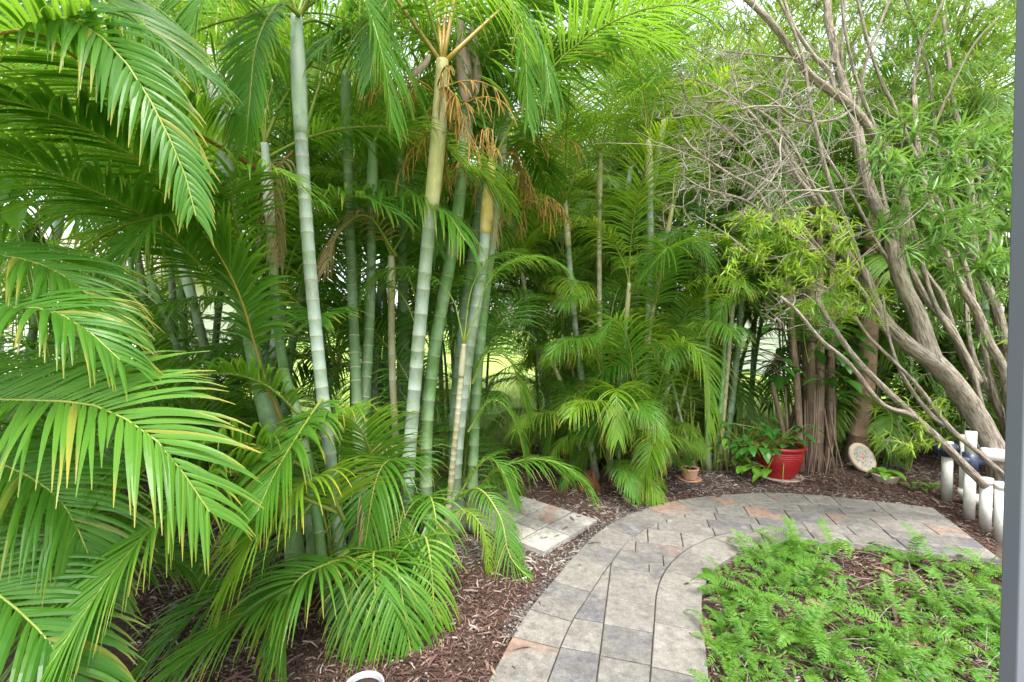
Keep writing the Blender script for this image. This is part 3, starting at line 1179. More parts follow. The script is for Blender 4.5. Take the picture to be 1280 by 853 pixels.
# ---- clump with the pale ringed cane, in front on the left
A = thing('palm_clump', 'palm clump with one tall pale ringed cane and long fronds sweeping over the mulch', 'palm', (-0.98, 2.62, 0), 'clumping palms beside the path')
tipA1, c_ = cane(A, W3([(432, 772, 2.5), (421, 640, 2.5), (404, 500, 2.5), (388, 340, 2.5), (377, 180, 2.5), (371, 20, 2.5)]), .039, .041, 'cane_pale', 0.62, 'shaft_blue', .10)
tipA2, c_ = cane(A, W3([(415, 797, 2.42), (404, 715, 2.45), (394, 630, 2.5), (372, 520, 2.62), (350, 430, 2.75), (331, 180, 2.9)]), .036, .030, 'cane_green', 0.5, 'shaft_blue', .16)
tipA3, c_ = cane(A, W3([(372, 765, 2.6), (362, 640, 2.75), (322, 470, 3.0), (303, 350, 3.05), (284, 220, 3.1), (267, 65, 3.1)]), .062, .050, 'cane_green', 0.85, 'shaft_blue', .17)
tipA4, c_ = cane(A, W3([(392, 742, 2.75), (385, 640, 2.9), (318, 440, 3.2), (292, 330, 3.2), (280, 190, 3.2)]), .05, .045, 'cane_green', 0.5, 'shaft_blue', .15)
tipA5, c_ = cane(A, W3([(455, 752, 2.7), (452, 640, 2.8), (447, 520, 3.0), (439, 330, 3.3), (432, 90, 3.4)]), .045, .040, 'cane_dark', 0.5, 'cane_green', .13)
tipA6, c_ = cane(A, W3([(440, 735, 2.8), (448, 600, 2.95), (462, 400, 3.3), (466, 180, 3.5)]), .045, .040, 'cane_dark', 0.5, 'cane_green', .13)
for i, (t, k, n) in enumerate(((tipA1, 'green', 7), (tipA2, 'green', 6), (tipA3, 'dark', 7), (tipA4, 'dark', 5), (tipA5, 'green', 6), (tipA6, 'dark', 6))):
    crown(A, t, n, 'crown_' + k, .95, .4 + i, skip=(lambda a: 1.2 * PI < a < 1.8 * PI))
sheath(A, tipA3 + V((0, 0, .05)), .3, .035, (-.03, 0))
basal(A, (-1.0, 2.75), 28, 'fine_green', .22, 1.15, skip=lambda a: a > 1.05 * PI or a < .9)
# fronds that read one by one in the picture
hero(A, [(402, 500, 2.45), (372, 545, 2.1), (345, 590, 1.9), (322, 640, 1.75)], 'palm_green', n=42, L=.42, W=0.021, roll=-.5, seed=11, droop=.9)
hero(A, [(420, 640, 2.4), (290, 590, 2.0), (215, 640, 1.65), (150, 705, 1.42), (60, 835, 1.2)], 'palm_green', n=62, L=.46, W=0.022, roll=-.45, seed=12, droop=.75, pet=.3)
hero(A, [(435, 690, 2.4), (398, 713, 2.2), (305, 770, 1.9), (215, 840, 1.65)], 'palm_green', n=56, L=.38, W=0.021, roll=-.3, seed=13, droop=.9, pet=.1)
hero(A, [(440, 700, 2.4), (410, 705, 2.1), (365, 735, 1.95), (345, 830, 1.9)], 'palm_green', n=42, L=.36, W=0.019, roll=.1, seed=14, droop=1.0, pet=.15)
hero(A, [(420, 610, 2.5), (330, 560, 2.2), (230, 560, 1.9), (120, 640, 1.7), (30, 760, 1.6)], 'palm_dark', n=62, L=.5, W=0.024, roll=-.3, seed=15, droop=.9, pet=.2)
hero(A, [(410, 560, 2.6), (330, 480, 2.4), (230, 470, 2.1), (140, 520, 1.9), (60, 620, 1.8)], 'palm_dark', n=62, L=.5, W=0.024, roll=-.2, seed=16, droop=.9, pet=.2)
hero(A, [(430, 650, 2.45), (400, 600, 2.2), (340, 640, 1.9), (280, 740, 1.75)], 'palm_yellow', n=44, L=.4, W=0.021, roll=-.3, seed=17, droop=.9)
hero(A, [(405, 610, 2.5), (330, 700, 2.3), (250, 760, 2.1), (160, 850, 1.95)], 'palm_dark', n=56, L=.45, W=0.024, roll=-.2, seed=18, droop=.9)
# crown of the pale cane: fronds falling left across the shaft and right
hero(A, [(374, 20, 2.48), (350, 5, 2.35), (322, 52, 2.2), (312, 130, 2.15), (308, 180, 2.15)], 'palm_green', n=60, L=.36, W=0.018, roll=-.1, seed=19, droop=.9)
hero(A, [(376, 20, 2.5), (410, -45, 2.4), (450, -10, 2.3), (478, 70, 2.25), (490, 150, 2.25)], 'palm_green', n=62, L=.4, W=0.019, roll=.15, seed=20, droop=1.0)
hero(A, [(372, 20, 2.5), (330, -70, 2.3), (270, -30, 2.0), (230, 60, 1.9)], 'palm_green', n=62, L=.42, W=0.021, seed=21, droop=.9)
hero(A, [(380, 170, 2.55), (395, 120, 2.7), (415, 60, 2.9), (450, -10, 3.0)], 'palm_green', 'rachis', n=30, L=.4, seed=22, pet=.5)
# the dark stalked frond leaning out across the upper left, and those under it
hero(A, [(318, 210, 2.75), (292, 194, 2.5), (200, 140, 1.95), (109, 82, 1.6), (40, 40, 1.4), (-40, 50, 1.25)], 'palm_green', 'rachis_brown', n=62, L=.5, W=0.027, roll=-.45, seed=23, r0=.016, droop=.9, pet=.22)
hero(A, [(300, 300, 2.75), (235, 245, 2.3), (145, 182, 1.9), (60, 140, 1.6), (-40, 115, 1.4)], 'palm_dark', n=62, L=.5, W=0.026, roll=-.3, seed=24, droop=1.0, pet=.2)
hero(A, [(305, 330, 2.75), (245, 270, 2.4), (205, 270, 2.1), (172, 300, 1.95), (135, 360, 1.85)], 'palm_green', n=56, L=.40, W=0.021, roll=-.35, seed=25, droop=.8, pet=.12)
hero(A, [(300, 380, 2.7), (200, 285, 2.2), (100, 230, 1.8), (-20, 180, 1.5)], 'palm_dark', n=62, L=.48, W=0.024, roll=-.2, seed=26, droop=.9)
hero(A, [(330, 420, 2.8), (310, 330, 2.6), (290, 240, 2.3), (345, 215, 2.2), (400, 250, 2.2)], 'palm_green', 'rachis', n=30, L=.38, W=0.022, seed=27, droop=1.2)
hero(A, [(365, 560, 2.7), (330, 470, 2.55), (300, 370, 2.4), (262, 300, 2.3), (220, 250, 2.2)], 'palm_dark', 'rachis_orange', n=44, L=.42, seed=28, pet=.45, r0=.013)

# ---- palm out to the left, whose near fronds reach into the picture
F = thing('palm_clump', 'leafy palm at the edge whose big arching yellow green fronds come nearest the viewer', 'palm', (-2.55, 1.75, 0), 'clumping palms beside the path')
for (x, y, z, lx) in ((-2.5, 1.8, 3.4, .1), (-2.75, 1.6, 2.7, -.2), (-2.4, 1.5, 2.2, .15)):
    t, c_ = cane(F, [V((x, y, 0)), V((x + lx * .4, y, z * .5)), V((x + lx, y + .1, z))], .045, .04, 'cane_green', .5, 'shaft_blue', .13)
    crown(F, t, 7, 'crown_green', .95)
hero(F, [(-260, 560, 1.9), (-120, 500, 1.6), (0, 500, 1.42), (100, 504, 1.32), (150, 520, 1.28), (205, 560, 1.25), (262, 640, 1.25)], 'palm_green', n=78, L=.44, W=0.021, roll=-.55, seed=31, droop=.55, pet=.25, amax=60)
hero(F, [(-260, 480, 1.9), (-100, 410, 1.5), (20, 385, 1.35), (90, 400, 1.3), (150, 450, 1.3)], 'palm_green', n=78, L=.40, W=0.021, roll=-.3, seed=32, droop=.9, pet=.2)
hero(F, [(-260, 380, 1.9), (-120, 320, 1.7), (0, 320, 1.6), (80, 345, 1.55), (150, 410, 1.55)], 'palm_green', n=78, L=.42, W=0.022, roll=-.25, seed=33, droop=.9, pet=.2)
hero(F, [(-260, 200, 1.9), (-100, 60, 1.6), (60, 20, 1.45), (150, 70, 1.4), (220, 190, 1.4), (245, 270, 1.4)], 'palm_green', n=78, L=.30, W=0.021, roll=-.9, seed=34, droop=.9, pet=.2)
hero(F, [(-260, 100, 2.0), (-100, -40, 1.8), (40, -40, 1.7), (150, 10, 1.65), (250, 90, 1.65)], 'palm_dark', n=78, L=.46, W=0.024, roll=-.4, seed=35, droop=.9, pet=.2)
hero(F, [(-260, 640, 1.9), (-150, 580, 1.7), (-40, 570, 1.6), (70, 620, 1.5), (130, 740, 1.45)], 'palm_dark', n=78, L=.42, W=0.022, roll=-.3, seed=36, droop=.9, pet=.2)
hero(F, [(-260, 700, 1.8), (-150, 690, 1.5), (-40, 720, 1.35), (60, 800, 1.25), (110, 900, 1.2)], 'palm_dark', n=78, L=.42, W=0.022, roll=-.3, seed=37, droop=.9, pet=.2)
basal(F, (-2.5, 1.9), 14, 'basal_dark', .3, .9, skip=lambda a: 1.2 * PI < a < 1.9 * PI)

# ---- clump in the middle with the flower sprays
B = thing('palm_clump', 'tall palm clump with orange flower sprays, its pale canes fanning up beside the paver pad', 'palm', (-0.42, 3.3, 0), 'clumping palms beside the path')
tipB1, cB1 = cane(B, W3([(508, 688, 3.15), (510, 600, 3.12), (522, 440, 3.08), (536, 290, 3.0), (547, 180, 2.96), (553, 75, 2.92)]), .054, .050, 'cane_pale', 0.92, 'shaft_cream', .15)
tipB2, c_ = cane(B, W3([(535, 675, 3.3), (532, 560, 3.3), (543, 440, 3.35), (572, 270, 3.4), (586, 120, 3.45)]), .058, .050, 'cane_green', 0.5, 'shaft_blue', .17)
tipB3, c_ = cane(B, W3([(566, 670, 3.35), (572, 560, 3.35), (586, 440, 3.35), (603, 330, 3.35), (614, 205, 3.35)]), .052, .047, 'cane_pale', 0.5, 'shaft_orange', .13)
tipB4, c_ = cane(B, W3([(556, 682, 3.2), (565, 590, 3.15), (572, 520, 3.1), (580, 430, 3.1)]), .026, .022, 'cane_tan', 0.22, 'cane_tan', .06)
tipB5, c_ = cane(B, W3([(575, 662, 3.5), (568, 560, 3.6), (578, 420, 3.7), (600, 260, 3.8), (622, 80, 3.9)]), .06, .055, 'cane_dark', 0.6, 'cane_green', .15)
tipB6, c_ = cane(B, W3([(500, 672, 3.35), (495, 560, 3.4), (490, 450, 3.4), (489, 320, 3.4)]), .034, .030, 'cane_tan', 0.3, 'shaft_cream', .2)
tipB7, c_ = cane(B, W3([(590, 660, 3.5), (592, 560, 3.55), (600, 430, 3.6), (620, 250, 3.7), (632, 120, 3.7)]), .05, .045, 'cane_green', 0.5, 'shaft_blue', .15)
tipB8, c_ = cane(B, W3([(520, 660, 3.5), (512, 560, 3.7), (505, 420, 3.9), (500, 200, 4.0)]), .055, .05, 'cane_dark', 0.5, 'cane_green', .15)
petioles(B, tipB1 + V((0, 0, -.03)), [((-.32, -.05, .45), .62), ((-.06, .1, .6), .6), ((.36, .1, .42), .66), ((.1, .05, .6), .7), ((.02, .1, .7), .6)], 'rachis_orange', .018)
for dv, i, sc in (((-.32, -.05, .45), 0, .9), ((.36, .1, .42), 1, .95), ((.1, .05, .6), 0, 1.0), ((-.06, .1, .6), 4, .9)):
    p = tipB1 + V(dv).normalized() * .6
    put_frond(B, 'crown_green', i, p, math.atan2(dv[1], dv[0]), 0, .9)
for i, (t, k, n) in enumerate(((tipB2, 'green', 6), (tipB3, 'green', 6), (tipB5, 'green', 7), (tipB7, 'green', 6), (tipB8, 'dark', 7))):
    crown(B, t, n, 'crown_' + k, .95, .9 + i, skip=(lambda a: 1.25 * PI < a < 1.7 * PI))
for tip_, dirs, sc in ((tipB4, ((-.10, 0, .5), (.2, -.02, .5), (.05, .08, .6)), .55), (tipB6, ((-.16, 0, .4), (.22, 0, .4), (-.02, .12, .6)), .65)):
    for dv in dirs:
        petioles(B, tip_, [(dv, .26)], 'rachis', .008)
        put_frond(B, 'fine_green', 0 if dv[1] > 0 else 4, tip_ + V(dv).normalized() * .25, math.atan2(dv[1], dv[0]), 0, sc * 1.2)
inflorescence(B, un(545, 118, 2.95), 9, .42, 5)
inflorescence(B, un(560, 150, 2.98), 8, .44, 6)
inflorescence(B, un(588, 190, 3.4), 7, .42, 7)
inflorescence(B, un(640, 190, 3.7), 8, .5, 8, 1.2)
inflorescence(B, un(660, 250, 3.8), 5, .4, 9)
sheath(B, un(577, 26, 3.25), .50, .055, (.05, 0), 'sheath', .5)
sheath(B, un(590, 26, 3.36), .52, .05, (.02, 0), 'sheath', -.5)
sheath(B, un(536, 68, 2.9), .16, .03, (-.13, -.02))
basal(B, (-.42, 3.4), 34, 'fine_green', .24, .95, skip=lambda a: 1.1 * PI < a < 1.9 * PI or a < 1.0)
for k in range(16):                       # finer fronds crossing the canes higher up
    a = rnd.uniform(1.1, PI + .1)
    put_frond(B, 'fine_green', rnd.randint(0, 6), V((-.42 + .3 * math.cos(a), 3.45 + .3 * math.sin(a), rnd.uniform(.5, 1.6))), a, rnd.uniform(-.3, .3), rnd.uniform(.9, 1.3))
# low fronds spilling round the feet of the canes
hero(B, [(505, 600, 3.1), (490, 575, 2.75), (470, 600, 2.55), (455, 690, 2.45)], 'palm_green', n=44, L=.42, W=0.021, seed=41, droop=1.0, roll=.1)
hero(B, [(515, 650, 3.05), (505, 640, 2.7), (497, 680, 2.55), (500, 760, 2.45)], 'palm_green', n=44, L=.40, W=0.021, seed=42, droop=1.1)
hero(B, [(490, 700, 2.95), (480, 680, 2.6), (485, 730, 2.4), (500, 850, 2.3)], 'palm_green', n=56, L=.34, W=0.020, seed=43, droop=1.1)
hero(B, [(520, 660, 3.0), (535, 620, 2.75), (545, 650, 2.6), (548, 720, 2.55)], 'palm_green', n=32, L=.3, W=0.019, seed=44, droop=1.1)
hero(B, [(470, 720, 2.9), (455, 700, 2.6), (450, 740, 2.45), (470, 830, 2.35)], 'palm_yellow', n=32, L=.3, W=0.020, seed=45, droop=1.1)
hero(B, [(480, 640, 3.0), (455, 545, 2.6), (410, 520, 2.3), (350, 575, 2.1)], 'palm_green', n=56, L=.42, W=0.021, roll=-.2, seed=46, droop=.9)
hero(B, [(570, 625, 3.3), (604, 577, 3.25), (626, 585, 3.2), (645, 632, 3.15)], 'palm_green', n=42, L=.26, W=0.016, seed=47, droop=1.0, pet=.2)
hero(B, [(572, 620, 3.3), (600, 612, 3.1), (626, 648, 2.95), (640, 700, 2.85), (690, 745, 2.75)], 'palm_green', n=42, L=.24, W=0.016, seed=48, droop=1.2, pet=.15)
hero(B, [(560, 640, 3.2), (585, 640, 3.0), (605, 665, 2.9), (612, 715, 2.85)], 'palm_yellow', n=26, L=.15, W=0.014, seed=49, droop=1.2)
hero(B, [(590, 480, 3.4), (610, 440, 3.4), (640, 455, 3.45), (662, 525, 3.5)], 'palm_green', n=42, L=.3, W=0.016, seed=50, droop=1.2)
hero(B, [(585, 540, 3.4), (615, 500, 3.4), (645, 530, 3.4), (660, 600, 3.4)], 'palm_green', n=42, L=.3, W=0.016, seed=51, droop=1.2)
hero(B, [(600, 130, 3.6), (618, 20, 3.3), (640, -10, 3.1), (655, 50, 3.0), (660, 150, 2.95)], 'palm_green', n=56, L=.44, W=0.026, seed=52, droop=1.2, roll=.2)
hero(B, [(620, 90, 3.8), (660, 0, 3.4), (720, 0, 3.1), (770, 70, 3.0)], 'palm_green', n=56, L=.46, W=0.026, seed=53, droop=.9, roll=.4)
hero(B, [(550, 60, 2.95), (520, -20, 2.7), (480, 10, 2.5), (462, 100, 2.4)], 'palm_green', n=56, L=.34, W=0.019, seed=54, droop=1.1)
hero(B, [(495, 320, 3.4), (460, 270, 3.2), (425, 290, 3.1), (405, 340, 3.0)], 'palm_dry', n=26, L=.3, W=0.016, seed=55, droop=1.3)
hero(B, [(475, 640, 2.98), (472, 650, 2.7), (475, 690, 2.55), (482, 760, 2.5)], 'palm_dry', n=18, L=.3, W=0.013, seed=56, droop=1.4)

# ---- clump beyond the pad, a low fountain of bright fronds with thin canes above
C = thing('palm_clump', 'bushy bright green palm clump spilling fronds low over the mulch beyond the paver pad', 'palm', (0.98, 4.75, 0), 'clumping palms beside the path')
for pxs, r0, mat, n in (([(745, 600, 4.7), (728, 480, 4.8), (716, 380, 4.9), (706, 250, 4.9)], .05, 'cane_pale', 7),
                        ([(765, 600, 4.75), (752, 480, 4.9), (749, 330, 5.0), (750, 190, 5.0)], .045, 'cane_tan', 7),
                        ([(790, 600, 4.8), (806, 480, 4.7), (813, 330, 4.7), (811, 175, 4.7)], .055, 'cane_pale', 7),
                        ([(730, 598, 4.9), (690, 520, 5.2), (668, 430, 5.5), (652, 340, 5.6)], .04, 'cane_dark', 6),
                        ([(780, 590, 5.0), (790, 420, 5.3), (830, 150, 5.5)], .05, 'cane_green', 6)):
    t, c_ = cane(C, W3(pxs), r0 * .8, r0 * .7, mat, .5, 'shaft_cream', .14)
    crown(C, t, n - 1, 'fine_yellow' if pxs[0][0] < 750 else 'fine_green', 1.35, spread=(0, 6))
for k in range(6):                        # shorter stems half lost in the leaves
    a = k * 2.4
    q = V((1.05 + .3 * math.cos(a), 4.85 + .25 * math.sin(a), 0))
    hh = (1.0, 1.5, 2.0, 2.4, 1.25, 2.8)[k]
    t, c_ = cane(C, [q, q + V((.1 * math.cos(a), .1 * math.sin(a), hh * .5)), q + V((.35 * math.cos(a), .28 * math.sin(a), hh))], .026, .023, 'cane_tan' if k % 2 else 'cane_green', .35, 'shaft_cream', .14)
    crown(C, t, 3, 'fine_yellow' if k % 3 else 'fine_green', 1.15, spread=(0, 6))
for i in range(38):
    a = i * 2.39996
    rr = .36 * math.sqrt(rnd.random())
    at = V((1.0 + rr * math.cos(a), 4.72 + rr * math.sin(a), rnd.uniform(0, 1.7) if i % 3 else rnd.uniform(0, .3)))
    near = 1.1 * PI < a % (2 * PI) < 1.95 * PI
    put_frond(C, 'fine_yellow' if i % 2 else 'fine_green', rnd.randint(0, 6), at, a + rnd.uniform(-.3, .3), rnd.uniform(-.2, .2), rnd.uniform(.65, .98) if near else rnd.uniform(1.0, 1.5))
for i in range(24):                       # skirt of small fronds at the foot
    a = i * 2.39996
    put_frond(C, 'fine_yellow' if i % 3 else 'fine_green', rnd.randint(0, 6), V((1.0 + .25 * math.cos(a), 4.7 + .22 * math.sin(a), rnd.uniform(.02, .35))), a, rnd.uniform(-.3, .3), rnd.uniform(.5, .72))
hero(C, [(800, 560, 4.6), (840, 440, 4.2), (870, 435, 3.95), (885, 480, 3.85), (886, 540, 3.8)], 'palm_yellow', n=62, L=.44, W=0.018, seed=61, droop=1.2)
hero(C, [(790, 570, 4.6), (790, 450, 4.2), (770, 400, 4.0), (745, 430, 3.9)], 'palm_green', n=62, L=.46, W=0.019, seed=62, droop=1.1)
hero(C, [(770, 570, 4.6), (770, 500, 4.2), (770, 490, 4.0), (772, 550, 3.85)], 'palm_yellow', n=62, L=.42, W=0.018, seed=63, droop=1.2)
hero(C, [(800, 580, 4.6), (820, 540, 4.3), (815, 560, 4.1), (800, 610, 4.0)], 'palm_yellow', n=62, L=.34, W=0.016, seed=64, droop=1.2)
hero(C, [(760, 580, 4.65), (730, 500, 4.4), (700, 510, 4.3), (680, 580, 4.3)], 'palm_green', n=62, L=.4, W=0.018, seed=65, droop=1.2)
hero(C, [(815, 400, 4.7), (830, 330, 4.4), (835, 310, 4.2), (800, 350, 4.1)], 'palm_green', n=62, L=.46, W=0.021, seed=66, droop=1.1)
mb = MB()
for k in range(140):                      # fibrous orange foot
    a = rnd.uniform(0, 6.28)
    s_ = rnd.uniform(.5, 1.3)
    p = G(737, 612) - V(C.location) + V((math.cos(a) * .04, math.sin(a) * .04, .15 * s_))
    mb.tube([p, p + V((math.cos(a) * .02 + rnd.uniform(-.02, .02), math.sin(a) * .02, -.07 * s_)), p + V((math.cos(a) * .06 + rnd.uniform(-.03, .03), math.sin(a) * .06, -.16 * s_))], [.0022, .002, .0012], 4, False)
link('root_fibre', mb.mesh('root_fibre', simple('fibre_orange', (.30, .105, .045), (.16, .07, .04), 20, .8)), C)

# ---- two younger clumps filling in round it
for (x, y, zm, n, sc, leaf_, lab) in ((1.58, 5.0, 1.1, 58, 1.15, 'yellow', 'young bright palm clump pressed between the bushy clump and the slender thin stemmed palm'),
                                      (.72, 5.75, 2.0, 60, 1.3, 'green', 'feathery palm clump standing just behind the bushy bright green one, beside the lawn')):
    t_ = thing('palm_clump', lab, 'palm', (x, y, 0), 'clumping palms beside the path')
    for k in range(4):
        a = k * 1.7
        q = V((x + .15 * math.cos(a), y + .12 * math.sin(a), 0))
        hh = zm * rnd.uniform(.8, 1.3)
        tt, c_ = cane(t_, [q, q + V((.08 * math.cos(a), .05, hh * .5)), q + V((.22 * math.cos(a), .12, hh))], .026, .023, 'cane_green', .3, 'cane_green', .13)
        crown(t_, tt, 4, 'fine_' + leaf_, 1.15, spread=(0, 6))
    for i in range(n):
        a = i * 2.39996 + rnd.uniform(-.3, .3)
        if a % (2 * PI) > 1.55 * PI:
            continue
        put_frond(t_, 'fine_' + (leaf_ if i % 3 else 'green'), rnd.randint(0, 6), V((x + .22 * math.cos(a), y + .2 * math.sin(a), rnd.uniform(0, zm))), a, rnd.uniform(-.25, .25), sc * (rnd.uniform(.5, .75) if 1.15 * PI < a % (2 * PI) < 1.85 * PI else rnd.uniform(.75, 1.15)))

# ---- slim palm clump behind the pots
D = thing('palm_clump', 'slender palm clump of many thin green stems standing behind the small terracotta pot', 'palm', (2.12, 5.1, 0), 'clumping palms beside the path')
for pxs, r0, mat, n in (([(885, 585, 5.0), (884, 450, 5.1), (883, 300, 5.1)], .04, 'cane_green', 6),
                        ([(898, 585, 5.05), (910, 450, 5.1), (919, 345, 5.1)], .034, 'cane_tan', 5),
                        ([(893, 585, 5.0), (903, 480, 5.0), (907, 380, 5.0)], .03, 'cane_green', 5),
                        ([(870, 588, 4.9), (850, 520, 4.9), (838, 470, 4.8)], .022, 'cane_tan', 4),
                        ([(905, 586, 5.2), (925, 400, 5.4), (930, 200, 5.6)], .045, 'cane_dark', 7)):
    t, c_ = cane(D, W3(pxs), r0, r0 * .85, mat, .3, 'cane_green', .14)
    crown(D, t, n, 'crown_dark', .85, skip=(lambda a: 1.25 * PI < a < 1.75 * PI))
basal(D, (2.12, 5.1), 22, 'basal_dark', .28, .95, skip=lambda a: 1.25 * PI < a < 1.75 * PI)
for i in range(22):                       # bare young stalks round the foot
    a = rnd.uniform(0, 6.28)
    p = V((rnd.uniform(-.3, .25), rnd.uniform(-.2, .1), 0))
    petioles(D, V(D.location) + p, [((math.cos(a) * .16 - .05, math.sin(a) * .1, 1), rnd.uniform(.5, 1.0))], 'rachis', rnd.uniform(.007, .012))

# ---- brown old palm stems near the red pot
Ep = thing('palm_clump', 'old palm clump of dry brown stems packed together behind the red pot', 'palm', (3.15, 5.1, 0), 'clumping palms beside the path')
for k, (px, py, d, tx, tz, r0) in enumerate(((985, 588, 5.0, -.14, 1.0, .034), (1000, 590, 4.95, -.12, 2.3, .045), (1012, 588, 5.05, .0, 3.2, .06), (1022, 590, 5.0, .04, 2.8, .055), (1034, 588, 5.1, .08, 2.6, .05), (1008, 580, 5.3, -.1, 3.4, .05), (1030, 580, 5.3, .1, 3.6, .05))):
    b_ = un(px, py, d)
    b_.z = 0
    t, c_ = cane(Ep, [b_, b_ + V((tx * .3, 0, tz * .35)), b_ + V((tx, .1, tz))], r0 * .8, r0 * .66, 'dry_stem', 0.04, 'dry_stem', .3, ring='dry_stem')
    if k == 0:
        crown(Ep, t, 5, 'crown_dark', .7)
    if tz > 2.4:
        crown(Ep, t, 6, 'crown_dark', 1.0, skip=(lambda a: 1.25 * PI < a < 1.75 * PI))
for i in range(20):                       # dry split leaf bases hanging round the stems
    p = un(rnd.uniform(978, 1050), 590, rnd.uniform(4.9, 5.1))
    p.z = rnd.uniform(.2, 1.1)
    mb = MB()
    q = p - V(Ep.location)
    ln = p.z - .01
    lx = rnd.uniform(-.12, .12)
    mb.tube([q, q + V((lx * .3, -.04, -ln * .5)), q + V((lx, -.08, -ln))], [.006, .013, .004], 4, False)
    link('dry_leaf_base', mb.mesh('dry_leaf_base', M['dry_stem'], True), Ep)
for k in range(22):
    a = rnd.uniform(0, 6.28)
    if math.cos(a) > .1 and math.sin(a) < .4:
        continue
    put_frond(Ep, 'fine_green', rnd.randint(0, 6), V((3.15 + .3 * math.cos(a), 5.05 + .25 * math.sin(a), rnd.uniform(1.1, 2.1))), a, rnd.uniform(-.3, .3), rnd.uniform(.6, 1.0))
basal(Ep, (3.15, 5.3), 12, 'basal_dark', .25, .9, skip=lambda a: 1.1 * PI < a < 1.9 * PI, zmax=.6)

P2 = thing('palm_tree', 'single thick brown palm trunk with the round mosaic stone propped against its foot', 'palm', (3.75, 4.9, 0))
b_ = un(1071, 575, 5.32)
b_.z = 0
t, c_ = cane(P2, [b_, b_ + V((.05, 0, .6)), b_ + V((.10, .0, 1.3)), b_ + V((.2, .1, 2.7)), b_ + V((.25, .2, 3.6))], .105, .085, 'old_trunk', .7, 'cane_green', .27, 'trunk', 'old_trunk')
crown(P2, t, 9, 'crown_green', 1.1, skip=(lambda a: 1.3 * PI < a < 1.7 * PI))

# ---- the leafy screen of further palms that closes the garden
SCREEN = [(0.75, 7.3, 3.3, 1), (-.85, 8.6, 3.6, 1), (-2.3, 4.0, 3.2, 0), (-3.6, 5.0, 3.8, 0), (-1.9, 5.4, 3.8, 1), (-5.0, 4.3, 3.6, 0), (-1.6, 6.2, 3.4, 1),
          (-0.95, 6.9, 4.2, 1), (1.35, 7.4, 4.6, 1), (3.0, 6.9, 3.6, 0), (4.75, 6.3, 4.0, 0), (5.6, 5.4, 3.6, 0), (6.6, 6.6, 4.4, 1), (1.95, 9.2, 4.8, 1), (4.3, 8.6, 4.6, 1), (-5.4, 7.0, 4.4, 1), (2.2, 8.2, 5.6, 0), (1.9, 12.0, 6.0, 1), (3.2, 7.6, 5.4, 1)]
for (x, y, hgt, lite) in SCREEN:
    t_ = thing('screen_palm', 'green palm clump merging into the leafy screen of palms round the garden', 'palm', (x, y, 0), 'palms of the leafy screen round the garden')
    ck, bk = ('bg_crown_light', 'bg_basal_light') if lite or x > -1 else ('bg_crown', 'bg_basal')
    for k in range(4):
        a = k * 1.6 + rnd.uniform(0, 1)
        q = V((x + .22 * math.cos(a), y + .22 * math.sin(a), 0))
        hh = hgt * rnd.uniform(.5, 1.05)
        t, c_ = cane(t_, [q, q + V((.1 * math.cos(a), .1 * math.sin(a), hh * .5)), q + V((.35 * math.cos(a), .35 * math.sin(a), hh))], .045, .04, rnd.choice(['cane_pale', 'cane_green', 'cane_dark']), .5, 'shaft_blue', .2)
        crown(t_, t, 8, ck, 1.1, rachis=False)
    gap = abs(x) < 2.1 and y > 4.6 or (x, y) == (-1.25, 4.7)
    lane = abs(x / y - .58) < .12
    for k in range(0 if lane else 3 if gap or x < -1.8 else 5):   # younger stems that close the middle heights
        a = k * 1.3 + rnd.uniform(0, 1)
        q = V((x + .35 * math.cos(a), y + .35 * math.sin(a), 0))
        hh = rnd.uniform(.7, 2.2) + (1.6 if gap else 0)
        t, c_ = cane(t_, [q, q + V((.1 * math.cos(a), .1 * math.sin(a), hh * .5)), q + V((.4 * math.cos(a), .4 * math.sin(a), hh))], .03, .027, 'cane_dark', .35, 'cane_green', .2)
        crown(t_, t, 5 if gap else 6, ck, 1.0, rachis=False)
    basal(t_, (x, y), 8 if gap or lane else 13 if x < -1.8 else 22, bk, .35, .7 if gap or lane else 1.3, False, skip=(lambda a: math.cos(a) * x < 0) if gap else None)

# fronds hanging low at the front, over the bucket
hero(B, [(505, 760, 2.75), (492, 700, 2.45), (500, 730, 2.25), (520, 860, 2.12)], 'palm_green', n=46, L=.34, W=0.018, seed=71, droop=1.1)
hero(B, [(490, 740, 2.75), (470, 690, 2.4), (468, 730, 2.2), (485, 880, 2.08)], 'palm_green', n=46, L=.34, W=0.018, seed=72, droop=1.1)
hero(B, [(480, 740, 2.7), (450, 700, 2.4), (440, 740, 2.2), (438, 840, 2.1)], 'palm_green', n=44, L=.26, W=0.016, seed=73, droop=1.1)
hero(B, [(520, 720, 2.8), (530, 670, 2.5), (540, 720, 2.35), (545, 850, 2.25)], 'palm_yellow', n=40, L=.26, W=0.016, seed=74, droop=1.1)

# dead fronds hanging against the canes
for root, pxs, sd in ((A, [(366, 190, 2.6), (350, 210, 2.5), (345, 260, 2.5), (350, 330, 2.52)], 81), (B, [(590, 190, 3.5), (610, 200, 3.4), (618, 250, 3.4), (612, 330, 3.4)], 82),
                      (B, [(500, 560, 3.2), (470, 560, 3.0), (455, 600, 2.95), (450, 680, 2.9)], 83), (A, [(440, 600, 2.7), (452, 590, 2.6), (462, 630, 2.55), (465, 720, 2.5)], 84)):
    hero(root, pxs, 'palm_dry', 'rachis_brown', n=26, L=.24, W=.012, seed=sd, droop=1.6, r0=.008)

# ================================================================== LEANING TREE
T = thing('tree', 'leaning many stemmed tree with grey furrowed bark and narrow leaves beside the white pipes', 'tree', (4.02, 3.72, 0))
TO = V(T.location)
nodes = []                                    # every point twigs can grow from


